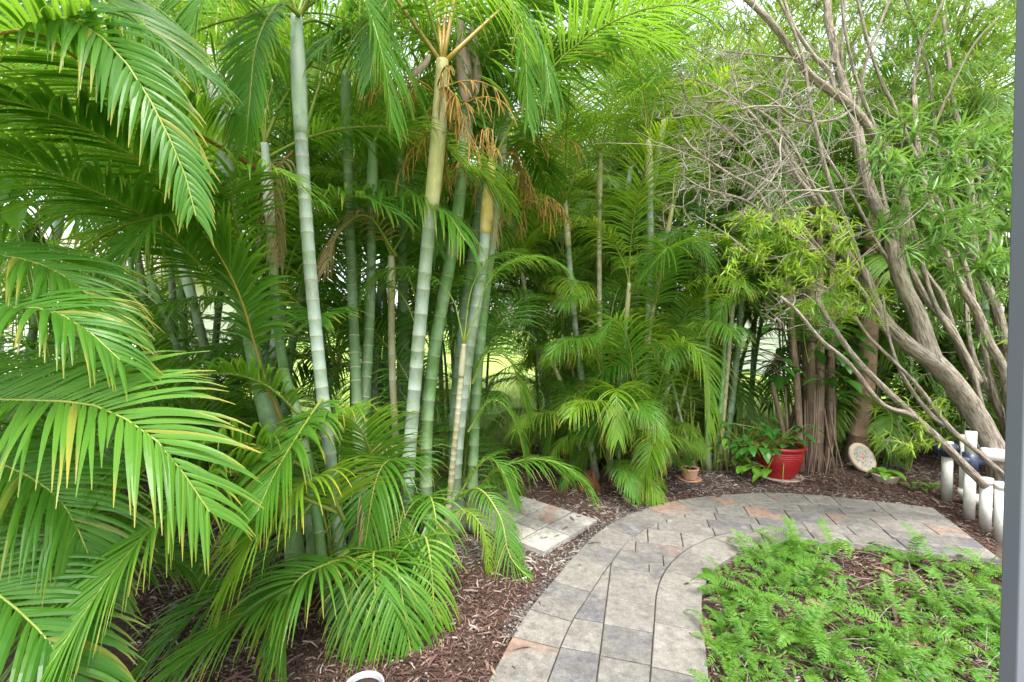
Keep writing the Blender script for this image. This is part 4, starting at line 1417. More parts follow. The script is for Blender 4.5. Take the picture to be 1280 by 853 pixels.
def limb(name, pxs, r0, r1, parent=None, sides=10, ground=False, wob=.22):
    pts = [un(*p) for p in pxs]
    if ground:
        pts[0].z = -.05
    n = max(8, len(pts) * 5)
    path = catmull(pts, n)
    jit = r0 * .14
    if parent is None and name == 'branch':
        r0, r1 = r0 * .80, r1 * .85
    path = [p + V((noise.noise(p * 3.1), noise.noise(p * 3.1 + V((7, 0, 0))), noise.noise(p * 3.1 + V((0, 9, 0))))) * jit for p in path]
    for p in path:
        nodes.append(p)
    mb = MB()
    mb.tube([p - TO for p in path], [r0 + (r1 - r0) * (i / n) ** .85 for i in range(n + 1)], sides, True, None, wob, 3.0)
    return link(name, mb.mesh(name, M['bark'], True), parent or T)


trunk = limb('trunk', [(1266, 665, 3.72), (1241, 556, 3.70), (1217, 515, 3.68), (1190, 477, 3.66), (1164, 449, 3.65)], .086, .070, sides=16, ground=True, wob=.16)
for pxs, r0, r1 in (
    ([(1168, 455, 3.65), (1139, 433, 3.62), (1108, 403, 3.60), (1091, 375, 3.60), (1080, 345, 3.62), (1060, 322, 3.62), (1048, 300, 3.6), (1030, 265, 3.58), (1006, 235, 3.55), (979, 195, 3.5), (950, 155, 3.45), (915, 120, 3.4), (870, 100, 3.35)], .078, .006),
    ([(1166, 453, 3.65), (1149, 403, 3.68), (1132, 365, 3.70), (1118, 324, 3.72), (1112, 285, 3.74), (1092, 250, 3.76), (1080, 210, 3.78), (1071, 165, 3.8), (1058, 118, 3.82), (1044, 68, 3.84), (1035, 17, 3.85), (1030, -60, 3.9)], .09, .025),
    ([(1125, 345, 3.72), (1130, 290, 3.66), (1129, 217, 3.6), (1101, 180, 3.52), (1067, 136, 3.45), (1040, 115, 3.42), (1010, 92, 3.38), (986, 58, 3.35), (965, 30, 3.3), (935, 0, 3.3), (890, -40, 3.3)], .050, .022),
    ([(1222, 478, 4.0), (1203, 440, 4.0), (1186, 406, 4.0), (1156, 372, 4.02), (1139, 335, 4.05), (1122, 300, 4.08), (1104, 240, 4.1), (1098, 170, 4.15)], .052, .010),
    ([(1190, 408, 4.0), (1176, 369, 3.96), (1156, 338, 3.92), (1146, 311, 3.9), (1129, 270, 3.86), (1120, 220, 3.8)], .035, .009),
    ([(1268, 560, 4.1), (1258, 474, 4.05), (1237, 430, 4.0), (1220, 389, 3.98), (1197, 352, 3.95), (1180, 311, 3.92), (1166, 270, 3.9), (1150, 200, 3.9), (1142, 120, 3.95)], .06, .022),
    ([(1264, 520, 4.3), (1261, 454, 4.3), (1248, 392, 4.3), (1227, 341, 4.3), (1217, 300, 4.32), (1212, 220, 4.35), (1190, 120, 4.4), (1180, 20, 4.4)], .055, .02),
    ([(1231, 345, 4.3), (1235, 320, 4.27), (1236, 290, 4.25), (1227, 265, 4.2), (1222, 200, 4.1)], .028, .014),
    ([(1290, 640, 4.2), (1258, 535, 4.2), (1236, 488, 4.2), (1215, 440, 4.25), (1208, 380, 4.3), (1204, 320, 4.35)], .06, .012),
    ([(1259, 655, 3.62), (1235, 613, 3.5), (1205, 581, 3.42), (1174, 550, 3.36), (1139, 517, 3.3), (1108, 488, 3.25), (1071, 450, 3.2), (1037, 403, 3.15), (1022, 372, 3.12)], .044, .018),
    ([(1160, 540, 3.34), (1139, 519, 3.25), (1102, 505, 3.18), (1061, 454, 3.1), (1027, 426, 3.05), (996, 389, 3.0), (976, 371, 3.0)], .026, .011),
    ([(1262, 602, 3.58), (1227, 569, 3.45), (1195, 543, 3.4), (1176, 522, 3.38), (1146, 481, 3.34), (1115, 450, 3.3), (1086, 421, 3.28), (1068, 395, 3.25)], .027, .012),
    ([(1180, 532, 3.4), (1160, 515, 3.38), (1129, 471, 3.4), (1112, 425, 3.42), (1103, 369, 3.44)], .022, .010),
    ([(1075, 340, 3.6), (1040, 330, 3.5), (1000, 300, 3.42), (972, 279, 3.36), (945, 238, 3.3), (911, 218, 3.26), (870, 190, 3.22), (855, 172, 3.2)], .026, .009),
    ([(972, 279, 3.36), (930, 250, 3.3), (880, 236, 3.25), (850, 218, 3.2)], .014, .006),
    ([(1034, 262, 3.58), (1010, 231, 3.62), (993, 205, 3.6), (979, 180, 3.58), (974, 136, 3.56), (985, 100, 3.55)], .035, .012),
    ([(1054, 112, 3.82), (1052, 60, 3.8), (1056, 0, 3.78), (1060, -60, 3.8)], .016, .010),
    ([(1071, 150, 3.8), (1076, 110, 3.75), (1085, 68, 3.7), (1101, 27, 3.66), (1117, -10, 3.62), (1130, -60, 3.6)], .020, .010),
    ([(1042, 116, 3.42), (1037, 92, 3.42), (1013, 65, 3.42), (989, 27, 3.42), (978, -10, 3.42)], .024, .012),
    ([(1046, 80, 3.84), (1034, 76, 3.7), (980, 72, 3.55), (921, 66, 3.45), (904, 64, 3.4)], .014, .006),
    ([(1196, 205, 3.9), (1190, 194, 3.88), (1160, 175, 3.84), (1129, 156, 3.8), (1091, 132, 3.78)], .018, .008),
    ([(1067, 136, 3.45), (1042, 150, 3.4), (1000, 150, 3.35), (955, 118, 3.3), (920, 108, 3.28)], .016, .006),
    ([(1044, 286, 3.6), (1020, 240, 3.45), (980, 165, 3.35), (930, 130, 3.3), (880, 128, 3.25)], .018, .006),
    ([(1205, 520, 3.9), (1170, 440, 3.85), (1140, 375, 3.8), (1100, 310, 3.72), (1062, 240, 3.65), (1020, 175, 3.6), (990, 110, 3.55)], .030, .008),
    ([(1235, 545, 4.0), (1212, 455, 3.95), (1168, 380, 3.85), (1146, 300, 3.8), (1120, 215, 3.7), (1085, 140, 3.6), (1060, 60, 3.5), (1048, -30, 3.45)], .032, .010),
    ([(1250, 520, 4.15), (1225, 420, 4.1), (1205, 330, 4.0), (1165, 240, 3.9), (1125, 150, 3.8), (1090, 70, 3.7), (1065, -30, 3.6)], .032, .011),
    ([(1256, 480, 4.4), (1240, 380, 4.4), (1200, 290, 4.35), (1172, 190, 4.3), (1160, 90, 4.2), (1125, -20, 4.1)], .034, .011),
    ([(1110, 420, 3.55), (1075, 360, 3.5), (1030, 318, 3.42), (980, 250, 3.35), (935, 190, 3.3), (895, 150, 3.25)], .024, .006),
    ([(1095, 385, 3.58), (1065, 300, 3.5), (1035, 220, 3.4), (1015, 140, 3.35), (1000, 60, 3.3), (960, -30, 3.25)], .026, .010),
    ([(1140, 120, 3.95), (1150, 60, 3.9), (1175, 10, 3.8), (1190, -50, 3.8)], .016, .009),
    ([(1150, 205, 3.9), (1180, 130, 3.8), (1215, 60, 3.7), (1250, 20, 3.6)], .014, .008),
):
    limb('branch', pxs, r0, r1, sides=10 if r0 > .03 else 7)


# long bare shoots fanning up and to the left off the lower limbs
for i in range(34):
    p = base = un(rnd.uniform(860, 1085), rnd.uniform(120, 345), rnd.uniform(3.15, 3.6))
    q = min(nodes, key=lambda z: (z - p).length)
    d = V((rnd.uniform(-1.1, .45), rnd.uniform(-.45, .45), rnd.uniform(-.15, 1.0))).normalized()
    ln = rnd.uniform(.35, 1.0)
    pts = [q.copy()]
    for k in range(9):
        d = (d + V((rnd.uniform(-.14, .12), rnd.uniform(-.1, .1), rnd.uniform(-.14, .12)))).normalized()
        pts.append(pts[-1] + d * ln / 9)
    mb = SHOOTS = globals().get('SHOOTS') or MB()
    r0 = rnd.uniform(.004, .009)
    mb.tube([z - TO for z in pts], [r0 + (.0018 - r0) * k / 9 for k in range(10)], 5, False)
    nodes.extend(pts[3:])
    for z in range(4):
        a = pts[rnd.randint(3, 9)].copy()
        dd = (d + V((rnd.uniform(-.9, .6), rnd.uniform(-.8, .8), rnd.uniform(-.6, .8)))).normalized()
        l2 = rnd.uniform(.1, .32)
        tw = [a]
        for k in range(4):
            dd = (dd + V((rnd.uniform(-.2, .2), rnd.uniform(-.2, .2), rnd.uniform(-.2, .2)))).normalized()
            tw.append(tw[-1] + dd * l2 / 4)
        mb.tube([z2 - TO for z2 in tw], [.0032, .0028, .0024, .002, .0013], 4, False)
kind(link('bare_shoots', SHOOTS.mesh('bare_shoots', M['twig'], True), T), 'stuff')


def narrow_leaf(mb, p, D, L, W, K=2):
    Nl = (UP - D * UP.dot(D))
    Nl = (Nl + V((rnd.uniform(-.5, .5), rnd.uniform(-.5, .5), 0)))
    blade(mb, p, D, Nl.normalized() if Nl.length > .01 else V((0, 1, 0)), L, W, rnd.uniform(.2, .7), K)


def whorl(mb, p, axis, n, L, W):
    axis = axis.normalized()
    x = axis.cross(V((.3, .8, .2))).normalized()
    y = axis.cross(x)
    for k in range(n):
        a = 2.4 * k + rnd.uniform(-.3, .3)
        e = rnd.uniform(.25, 1.1)
        D = (axis * math.sin(e) * .9 + (x * math.cos(a) + y * math.sin(a)) * math.cos(e)).normalized()
        narrow_leaf(mb, p - axis * rnd.uniform(0, .05), D, L * rnd.uniform(.7, 1.15), W)


tw, tw_bare = MB(), MB()
lf, lf2, lf3 = MB(), MB(), MB()
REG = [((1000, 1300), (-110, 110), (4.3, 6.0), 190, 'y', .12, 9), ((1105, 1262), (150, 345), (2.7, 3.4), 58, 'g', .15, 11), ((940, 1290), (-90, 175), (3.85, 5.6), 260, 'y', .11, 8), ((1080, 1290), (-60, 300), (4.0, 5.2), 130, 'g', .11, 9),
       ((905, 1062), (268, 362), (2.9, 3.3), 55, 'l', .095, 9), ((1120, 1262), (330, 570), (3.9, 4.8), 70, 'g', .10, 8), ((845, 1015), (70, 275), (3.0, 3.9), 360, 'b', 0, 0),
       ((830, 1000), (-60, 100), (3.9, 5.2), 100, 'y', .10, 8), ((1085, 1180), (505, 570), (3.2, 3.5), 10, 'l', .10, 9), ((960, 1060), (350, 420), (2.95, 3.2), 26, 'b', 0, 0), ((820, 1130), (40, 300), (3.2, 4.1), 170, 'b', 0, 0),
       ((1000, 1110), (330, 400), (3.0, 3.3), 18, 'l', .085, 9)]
targets = []
for (xa, xb), (ya, yb), (da, db), n, kd, L, k in REG:
    for i in range(n):
        targets.append((un(rnd.uniform(xa, xb), rnd.uniform(ya, yb), rnd.uniform(da, db)), kd, L, k))
rnd.shuffle(targets)
base_nodes = list(nodes)
import mathutils


def kd_of(pts):
    t = mathutils.kdtree.KDTree(len(pts))
    for i, p in enumerate(pts):
        t.insert(p, i)
    t.balance()
    return t


limb_kd = kd_of(nodes)
targets.sort(key=lambda q: limb_kd.find(q[0])[2])
for gi in range(0, len(targets), 40):
    kt = kd_of(nodes)
    for p, kd, L, k in targets[gi:gi + 40]:
        q, ix, dist = kt.find(p)
        q = V(q)
        m_ = max(2, int(dist / .07))
        bend = V((rnd.uniform(-1, 1), rnd.uniform(-1, 1), rnd.uniform(-.3, 1))) * dist * .22
        pts = [q.lerp(p, i / m_) + bend * math.sin(PI * i / m_) + V((rnd.uniform(-1, 1), rnd.uniform(-1, 1), rnd.uniform(-1, 1))) * .006 for i in range(m_ + 1)]
        r0 = min(.008, .0028 + dist * .009)
        bld = tw_bare if kd == 'b' else tw
        bld.tube([a - TO for a in pts], [r0 + (.0017 - r0) * i / m_ for i in range(m_ + 1)], 4, False)
        nodes.extend(pts[1:])
        if kd == 'b':                         # dead twiglets
            for z in range(3):
                a = pts[rnd.randint(1, m_)]
                d = V((rnd.uniform(-1.2, .6), rnd.uniform(-1, 1), rnd.uniform(-.6, .8))) * rnd.uniform(.05, .16)
                bld.tube([a - TO, a + d * .5 + V((0, 0, .01)) - TO, a + d - TO], [.0022, .0018, .0012], 3, False)
        else:
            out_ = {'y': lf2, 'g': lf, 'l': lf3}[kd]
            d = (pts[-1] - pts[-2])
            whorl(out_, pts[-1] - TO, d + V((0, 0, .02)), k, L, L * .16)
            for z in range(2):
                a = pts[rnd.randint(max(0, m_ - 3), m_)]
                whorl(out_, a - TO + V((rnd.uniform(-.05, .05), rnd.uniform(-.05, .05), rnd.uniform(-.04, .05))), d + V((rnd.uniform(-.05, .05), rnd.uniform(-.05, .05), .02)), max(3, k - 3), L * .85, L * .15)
kind(link('twigs', tw.mesh('twigs', M['bark'], True), T), 'stuff')
kind(link('dead_twigs', tw_bare.mesh('dead_twigs', M['twig'], True), T), 'stuff')
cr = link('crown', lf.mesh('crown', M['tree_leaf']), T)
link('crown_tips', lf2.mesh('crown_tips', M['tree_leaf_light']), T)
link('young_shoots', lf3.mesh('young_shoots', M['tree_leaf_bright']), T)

# ---- leafy trees standing beyond the palms
for (x, y, zc, rx, rz, nl, lab) in ((5.6, 8.2, 4.2, 2.4, 2.6, 6500, 'light green leafy tree behind the leaning tree, its bright crown filling the gaps'),
                                   (1.9, 9.6, 4.6, 2.4, 2.6, 5500, 'loose yellow green tree standing on the lawn behind the bushy palm clump'),
                                   (-2.2, 10.5, 4.8, 2.8, 2.8, 5500, 'leafy tree rising behind the tall canes and orange flower sprays'),
                                   (3.6, 10.5, 6.2, 2.6, 2.6, 6000, 'tall light green tree whose top fills the sky between palms and leaning tree'),
                                   (7.2, 9.4, 6.0, 2.6, 2.8, 6000, 'tall leafy tree closing the sky above the white pipes and leaning stems'),
                                   (8.6, 6.4, 3.8, 2.2, 2.6, 4500, 'light green tree leaning over the bed behind the grey post')):
    t = thing('leafy_tree', lab, 'tree', (x, y, 0))
    mb = MB()
    mb.tube([V((0, 0, -.05)), V((.05, 0, zc * .3)), V((.0, .1, zc * .7)), V((.1, 0, zc))], [.14, .11, .08, .04], 9, True, None, .2, 3)
    tips = []
    for k in range(9):
        a = k * 2.4
        s = V((.03, 0, zc * rnd.uniform(.4, .8)))
        e = V((math.cos(a) * rx * .75, math.sin(a) * rx * .75, zc + rnd.uniform(-.4, .9) * rz * .7))
        mb.tube([s, s.lerp(e, .5) + V((0, 0, .15)), e], [.05, .03, .012], 6, False, None, .2, 3)
        tips += [s.lerp(e, .5), e]
    link('trunk', mb.mesh('trunk', M['bark'], True), t)
    lb = MB()
    clumps = [(V((rnd.uniform(-1, 1) * rx, rnd.uniform(-1, 1) * rx, zc + rnd.uniform(-.9, 1) * rz)), rnd.uniform(.3, .7)) for k in range(60)] + [(p, .6) for p in tips]
    for k in range(nl):
        c, s = rnd.choice(clumps)
        p = c + V((rnd.gauss(0, 1), rnd.gauss(0, 1), rnd.gauss(0, .7))) * s * .55
        D = V((rnd.uniform(-1, 1), rnd.uniform(-1, 1), rnd.uniform(-.9, .4))).normalized()
        narrow_leaf(lb, p, D, rnd.uniform(.12, .22), rnd.uniform(.03, .055))
    link('crown', lb.mesh('crown', M['far_leaf']), t)
# ================================================================== SMALL THINGS
def bleaf(mb, p, D, L, W, droop=.6, K=6, tilt=None):
    """broad pointed leaf, folded along its midrib"""
    Nl = (tilt or UP) - D * (tilt or UP).dot(D)
    if Nl.length < .05:
        Nl = V((0, -1, 0))
    Nl.normalize()
    rows, uvr = [], []
    d, pos = D.normalized(), p.copy()
    for k in range(K + 1):
        s = k / K
        w = W * .5 * (math.sin(PI * s ** .72) ** .8 if 0 < s < 1 else .03)
        B = d.cross(Nl).normalized()
        nn = B.cross(d).normalized()
        rows.append([pos - B * w + nn * w * .22, pos - B * w * .5 + nn * w * .14, pos, pos + B * w * .5 + nn * w * .14, pos + B * w + nn * w * .22])
        uvr.append([(j / 4, s) for j in range(5)])
        d = (d + V((0, 0, -1)) * droop * (.2 + s) / K * 1.5).normalized()
        pos = pos + d * L / K
    mb.quad_strip(rows, uvr)


def leafy(name, root, at, n, reach, L, W, mat, seed, up=.6, fan=None, droop=.8):
    """stems carrying broad leaves"""
    r = random.Random(seed)
    ml, ms = MB(), MB()
    at = at - V(root.location)
    for i in range(n):
        a = r.uniform(0, 2 * PI) if fan is None else r.uniform(*fan)
        d = V((math.cos(a), math.sin(a), r.uniform(up * .3, up * 1.8))).normalized()
        e = at + d * reach * r.uniform(.35, 1.1)
        mid = at.lerp(e, .5) + V((0, 0, .06 * reach))
        ms.tube([at, mid, e], [.005, .004, .0025], 5, False)
        dd = V((math.cos(a) + r.uniform(-.6, .6), math.sin(a) + r.uniform(-.6, .6), r.uniform(-.5, .25))).normalized()
        bleaf(ml, e, dd, L * r.uniform(.7, 1.2), W * r.uniform(.8, 1.15), droop)
    link('leaves', ml.mesh('leaves', M[mat], True), root)
    link('stems', ms.mesh('stems', M['rachis'], True), root)


# red glazed pot with ribbed wall on a pale saucer
p = G(974, 596)
pot = thing('plant_pot', 'large red glazed pot with ribbed sides standing at the foot of the old palm stems', 'pot', p)
prof = [(.135, .012)]
for k in range(15):
    t = k / 14
    r_ = .135 + .088 * math.sin(t * PI / 2) ** .8
    z = .02 + .27 * t
    prof += [(r_ - .003, z), (r_ + .004, z + .007), (r_ - .001, z + .014)]
prof += [(.232, .31), (.243, .318), (.243, .342), (.234, .348), (.218, .346), (.212, .30)]
mb = MB()
mb.lathe(prof, 44)
link('bowl', mb.mesh('bowl', M['red_glaze'], True), pot)
mb = MB()
mb.lathe([(.20, .0), (.215, .004), (.222, .02), (.214, .022), (.20, .012), (.05, .011)], 36)
link('saucer', mb.mesh('saucer', M['stone_tan'], True), pot)
mb = MB()
mb.lathe([(.208, .30), (.21, .318), (.12, .326), (.01, .33)], 30)
link('soil', mb.mesh('soil', M['soil'], True), pot)
pl = thing('potted_plant', 'trailing plant with dark oval leaves growing out of the red pot', 'plant', p + V((0, 0, .32)))
leafy('leaves', pl, p + V((-.05, 0, .32)), 34, .38, .13, .075, 'broad_leaf', 5, .7)
leafy('leaves', pl, p + V((-.16, -.08, .34)), 16, .36, .14, .08, 'broad_leaf', 6, .1, (2.3, 4.5), 1.0)
leafy('leaves', pl, p + V((-.22, -.12, .14)), 14, .28, .14, .08, 'broad_leaf_light', 8, .1, (2.2, 4.8), 1.0)
mb = MB()
q = V((0, 0, 0))
for e in ((-.42, -.12, -.02), (-.30, -.2, -.30), (-.12, -.26, -.31), (-.5, 0, .25), (.22, -.1, .05)):
    mb.tube([q, q + V(e) * .5 + V((0, -.05, .08)), q + V(e)], [.006, .005, .003], 5, False)
link('vine', mb.mesh('vine', M['rachis'], True), pl)
sh = thing('umbrella_plant', 'leafy umbrella plant rising at the left side of the red pot', 'plant', p + V((-.36, .12, 0)))
leafy('leaves', sh, p + V((-.32, .12, .2)), 40, .55, .15, .06, 'broad_leaf', 15, 1.1)
leafy('leaves', sh, p + V((-.45, .2, .05)), 30, .45, .14, .06, 'broad_leaf_light', 16, .9)

# small fluted terracotta pot on its saucer
p = G(862, 600)
pot = thing('terracotta_pot', 'small fluted terracotta pot on a saucer in front of the slender palm', 'pot', p)
mb = MB()
mb.lathe([(.062, .014), (.066, .02), (.082, .10), (.086, .112)], 72, V((0, 0, 0)), 18, .03)
mb.lathe([(.088, .108), (.092, .112), (.092, .128), (.084, .130), (.078, .118), (.075, .095)], 40)
link('bowl', mb.mesh('bowl', M['terracotta'], True), pot)
mb = MB()
mb.lathe([(.10, .0), (.112, .006), (.116, .020), (.109, .021), (.10, .011), (.01, .010)], 36)
link('saucer', mb.mesh('saucer', M['terracotta'], True), pot)
mb = MB()
mb.lathe([(.074, .10), (.074, .112), (.01, .116)], 24)
link('soil', mb.mesh('soil', M['soil'], True), pot)
pl = thing('young_plant', 'young feathery plant growing in the small terracotta pot', 'plant', p + V((.02, 0, .11)))
for k in range(7):
    a = k * 2.4
    w_ = [p + V((0, 0, .11)), p + V((.05 * math.cos(a), .05 * math.sin(a), .25)), p + V((.13 * math.cos(a), .13 * math.sin(a), .36))]
    hero(pl, None, 'palm_green', n=12, L=.11, W=.014, seed=400 + k, r0=.004, K=3, world=w_)

# round mosaic stepping stone propped on the palm trunk
p = G(1077, 590)
st = thing('stepping_stone', 'round mosaic stepping stone with a red centre leaning on the thick trunk', 'stone', p + V((0, 0, .155)))
st.rotation_euler = (R(-62), 0, R(-14))
st.rotation_euler = (R(62), 0, R(14))
mb = MB()
mb.lathe([(.148, -.02), (.160, -.014), (.162, .012), (.156, .020), (.118, .021), (.112, .012), (.01, .012)], 44, V((0, 0, 0)), 11, .008)
link('rim', mb.mesh('rim', M['stone_tan'], True), st)
mb = MB()
for k in range(150):
    rr = .108 * math.sqrt(rnd.random())
    a = rnd.uniform(0, 6.28)
    if rr < .024:
        continue
    mb.box((rr * math.cos(a), rr * math.sin(a), .0135 + rnd.uniform(0, .002)), rnd.uniform(.004, .009), rnd.uniform(.004, .008), .003, rnd.uniform(0, 3))
link('mosaic', mb.mesh('mosaic', M['stone_grey']), st)
mb = MB()
mb.lathe([(.022, .011), (.022, .018), (.016, .020), (.004, .0205)], 9)
link('centre_tile', mb.mesh('centre_tile', M['stone_red']), st)

# little pot with broad light leaves
p = G(1106, 602)
pot = thing('small_pot', 'little tan pot half sunk in mulch beside the leaning mosaic stone', 'pot', p)
mb = MB()
mb.lathe([(.085, -.02), (.095, .0), (.112, .055), (.118, .065), (.118, .082), (.108, .084), (.10, .06), (.01, .058)], 32)
link('bowl', mb.mesh('bowl', M['stone_tan'], True), pot)
pl = thing('broad_leaf_plant', 'small plant with broad bright leaves drooping over the little tan pot', 'plant', p + V((0, 0, .07)))
ml = MB()
for a, e, L_ in ((-1.2, .5, .21), (-2.2, .3, .17), (-.3, .35, .19), (.7, .4, .17), (2.6, .3, .18), (1.7, .6, .16)):
    bleaf(ml, V((0, 0, .02)), V((math.cos(a), math.sin(a), e)), L_, .105, 1.6)
link('leaves', ml.mesh('leaves', M['broad_leaf_light'], True), pl)

# bright rosettes of narrow leaves by the tree foot
pl = thing('shrub_seedling', 'light green seedling with long drooping leaves between the mosaic stone and the pipes', 'plant', G(1135, 590))
ml = MB()
for k in range(26):
    a = rnd.uniform(0, 6.28)
    bleaf(ml, V((rnd.uniform(-.1, .1), rnd.uniform(-.1, .1), rnd.uniform(.2, .48))), V((math.cos(a), math.sin(a), .3)), rnd.uniform(.13, .22), .035, 1.2)
mb = MB()
for k in range(5):
    mb.tube([V((rnd.uniform(-.05, .05), 0, -.01)), V((rnd.uniform(-.1, .1), rnd.uniform(-.1, .1), .45))], [.006, .003], 5, False)
link('leaves', ml.mesh('leaves', M['tree_leaf_light'], True), pl)
link('stems', mb.mesh('stems', M['rachis'], True), pl)

# ---- white pvc pipework with navy couplings
p0 = G(1185, 628)
pv = thing('pvc_pipework', 'white plastic pipes with navy blue couplings standing in mulch under the leaning tree', 'pipework', p0)


def pipe(name, pts, r, mat='pvc', parent=None, sides=18):
    mb = MB()
    mb.tube([q - p0 for q in pts], [r] * len(pts), sides, True)
    return link(name, mb.mesh(name, M[mat], True), parent or pv)


def vert(px, py, top_py, r, d=None):
    q = G(px, py)
    t = un(px, top_py, q.y)
    return q, V((q.x, q.y, t.z))


q1, t1 = vert(1183, 627, 566, .05)
pipe('pipe', [q1 - V((0, 0, .02)), V((t1.x, t1.y, t1.z + .1))], .040)
q2 = G(1196, 628)
t2 = V((q2.x + .02, q2.y - .05, q2.z))
pipe('pipe', [t2 + V((0, 0, .10)), t2 + V((0, 0, .62))], .040)
mb = MB()                                                   # elbow at the foot
el = [t2 + V((0, 0, .14)), t2 + V((.0, 0, .09)), t2 + V((.02, 0, .06)), t2 + V((.06, -.01, .05)), t2 + V((.12, -.02, .05))]
mb.tube([q - p0 for q in el], [.047, .049, .051, .049, .047], 18, True)
link('elbow', mb.mesh('elbow', M['pvc'], True), pv)
pipe('pipe', [t2 + V((.08, -.01, .05)), t2 + V((.9, -.12, .06))], .038)
for (px, py, top) in ((1211, 651, 585), (1231, 664, 600), (1250, 678, 606)):
    q, t = vert(px, py, top, .05)
    pp = pipe('pipe', [q - V((0, 0, .02)), t], .037)
    if px < 1220:
        pipe('coupling', [t - V((0, 0, .02)), t + V((0, 0, .035)), t + V((0, 0, .12))], .050, 'navy', pp)
        pipe('valve_arm', [t + V((-.10, 0, .06)), t + V((.14, -.02, .06))], .034, 'navy', pp)
        pipe('pipe', [t + V((0, 0, .12)), t + V((0, 0, .30))], .037)
    else:
        pipe('cap', [t - V((0, 0, .03)), t + V((0, 0, .015))], .043, 'pvc', pp)
cp = pipe('coupling', [t1 - V((0, 0, .03)), t1 + V((0, 0, .09))], .062, 'navy')
pipe('valve_arm', [t1 + V((-.13, -.02, .05)), t1 + V((.34, -.02, .04))], .036, 'navy', cp)
for k in (-.10, .1, .22):
    pipe('bolt', [t1 + V((k, -.05, .02)), t1 + V((k, -.05, .09))], .016, 'navy', cp, 8)
q = G(1258, 660)
pipe('pipe', [V((q.x - .08, q.y + .12, .10)), V((q.x + .5, q.y - .05, .10))], .036)
pipe('pipe', [V((q.x - .1, q.y + .1, .56)), V((q.x + .6, q.y - .1, .52))], .05)

# grey post close by at the edge of the view
po = thing('metal_post', 'smooth blue grey metal post standing upright close by at the edge of the fern bed', 'post', (1.285, 1.13, 0))
mb = MB()
mb.box((.02, .02, 1.75), .033, .022, 1.75)
shaft = link('shaft', mb.mesh('shaft', M['grey_metal']), po)
bv = shaft.modifiers.new('edge', 'BEVEL')
bv.width = .004
bv.segments = 2
mb = MB()
mb.box((.02, .02, .006), .055, .045, .008)
link('base_plate', mb.mesh('base_plate', M['grey_metal']), po)

# thin black stake in the mulch
p = G(672, 581)
sk = thing('garden_stake', 'thin black stake pushed into the mulch between the pad and the lawn', 'stake', p)
mb = MB()
mb.tube([V((0, 0, -.05)), V((0, 0, .19))], [.012, .012], 8)
link('rod', mb.mesh('rod', M['black_metal'], True), sk)
mb = MB()
mb.lathe([(.014, .18), (.022, .19), (.022, .205), (.01, .215)], 12)
link('finial', mb.mesh('finial', M['black_metal'], True), sk)

# white bucket half hidden under the front fronds
p = G(455, 908)
bk = thing('bucket', 'white plastic bucket of soil in the mulch under the drooping front fronds', 'bucket', p)
bk.scale = (.85, .85, .95)
mb = MB()
mb.lathe([(.068, .0), (.072, .004), (.084, .155), (.092, .157), (.092, .172), (.087, .174), (.081, .165), (.07, .03), (.01, .028)], 36)
link('body', mb.mesh('body', M['white_plastic'], True), bk)
mb = MB()
mb.lathe([(.079, .14), (.078, .150), (.04, .158), (.01, .16)], 24)
link('soil', mb.mesh('soil', M['soil'], True), bk)
mb = MB()
hp = [V((.0905 * math.cos(a), .0905 * math.sin(a), .15 + .02 * math.sin(a))) for a in [R(x) for x in range(90, 271, 15)]]
mb.tube(hp, [.003] * len(hp), 6, False)
link('handle', mb.mesh('handle', M['white_plastic'], True), bk)
# broad leaved sprouts among the left fronds
pl = thing('climbing_plant', 'climber with large pale heart leaves poking through the sweeping left fronds', 'plant', G(110, 800))
o_ = V(pl.location)
ml, ms = MB(), MB()
for (px, py, d, L_, dx, dz) in ((122, 670, 1.62, .07, .02, .8), (60, 700, 1.6, .075, -.2, .7), (8, 745, 1.5, .11, -.3, .9), (14, 790, 1.55, .10, .3, .6), (20, 250, 2.4, .2, .3, -.6), (40, 225, 2.5, .2, -.4, -.5), (5, 215, 2.4, .22, .1, -.8), (60, 250, 2.6, .18, .5, -.5)):
    q = un(px, py, d) - o_
    bleaf(ml, q, V((dx, -.25, dz)), L_, L_ * .62, .3, 6, V((.1, -1, .3)))
    ms.tube([V((0, 0, 0)), q * .5 + V((0, .05, .02)), q], [.006, .005, .003], 5, False)
link('leaves', ml.mesh('leaves', M['broad_leaf_light'], True), pl)
link('stems', ms.mesh('stems', M['rachis'], True), pl)

# big dark leaves in the shade behind the leaning tree
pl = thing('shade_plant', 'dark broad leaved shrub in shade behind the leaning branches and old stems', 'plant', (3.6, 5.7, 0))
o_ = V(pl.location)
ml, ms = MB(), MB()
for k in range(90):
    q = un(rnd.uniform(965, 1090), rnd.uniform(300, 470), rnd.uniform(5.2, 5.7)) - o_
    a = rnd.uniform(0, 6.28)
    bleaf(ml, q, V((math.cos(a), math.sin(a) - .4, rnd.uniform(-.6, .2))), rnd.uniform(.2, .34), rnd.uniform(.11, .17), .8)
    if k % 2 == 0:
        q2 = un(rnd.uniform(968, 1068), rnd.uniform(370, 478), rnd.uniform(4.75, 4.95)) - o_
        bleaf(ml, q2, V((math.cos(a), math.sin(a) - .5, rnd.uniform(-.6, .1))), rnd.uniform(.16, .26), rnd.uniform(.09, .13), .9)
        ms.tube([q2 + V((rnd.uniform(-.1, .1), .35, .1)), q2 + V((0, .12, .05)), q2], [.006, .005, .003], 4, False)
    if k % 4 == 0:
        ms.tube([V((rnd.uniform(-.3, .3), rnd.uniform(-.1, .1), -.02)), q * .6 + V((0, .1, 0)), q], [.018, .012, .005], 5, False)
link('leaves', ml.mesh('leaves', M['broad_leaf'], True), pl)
link('stems', ms.mesh('stems', M['dry_stem'], True), pl)

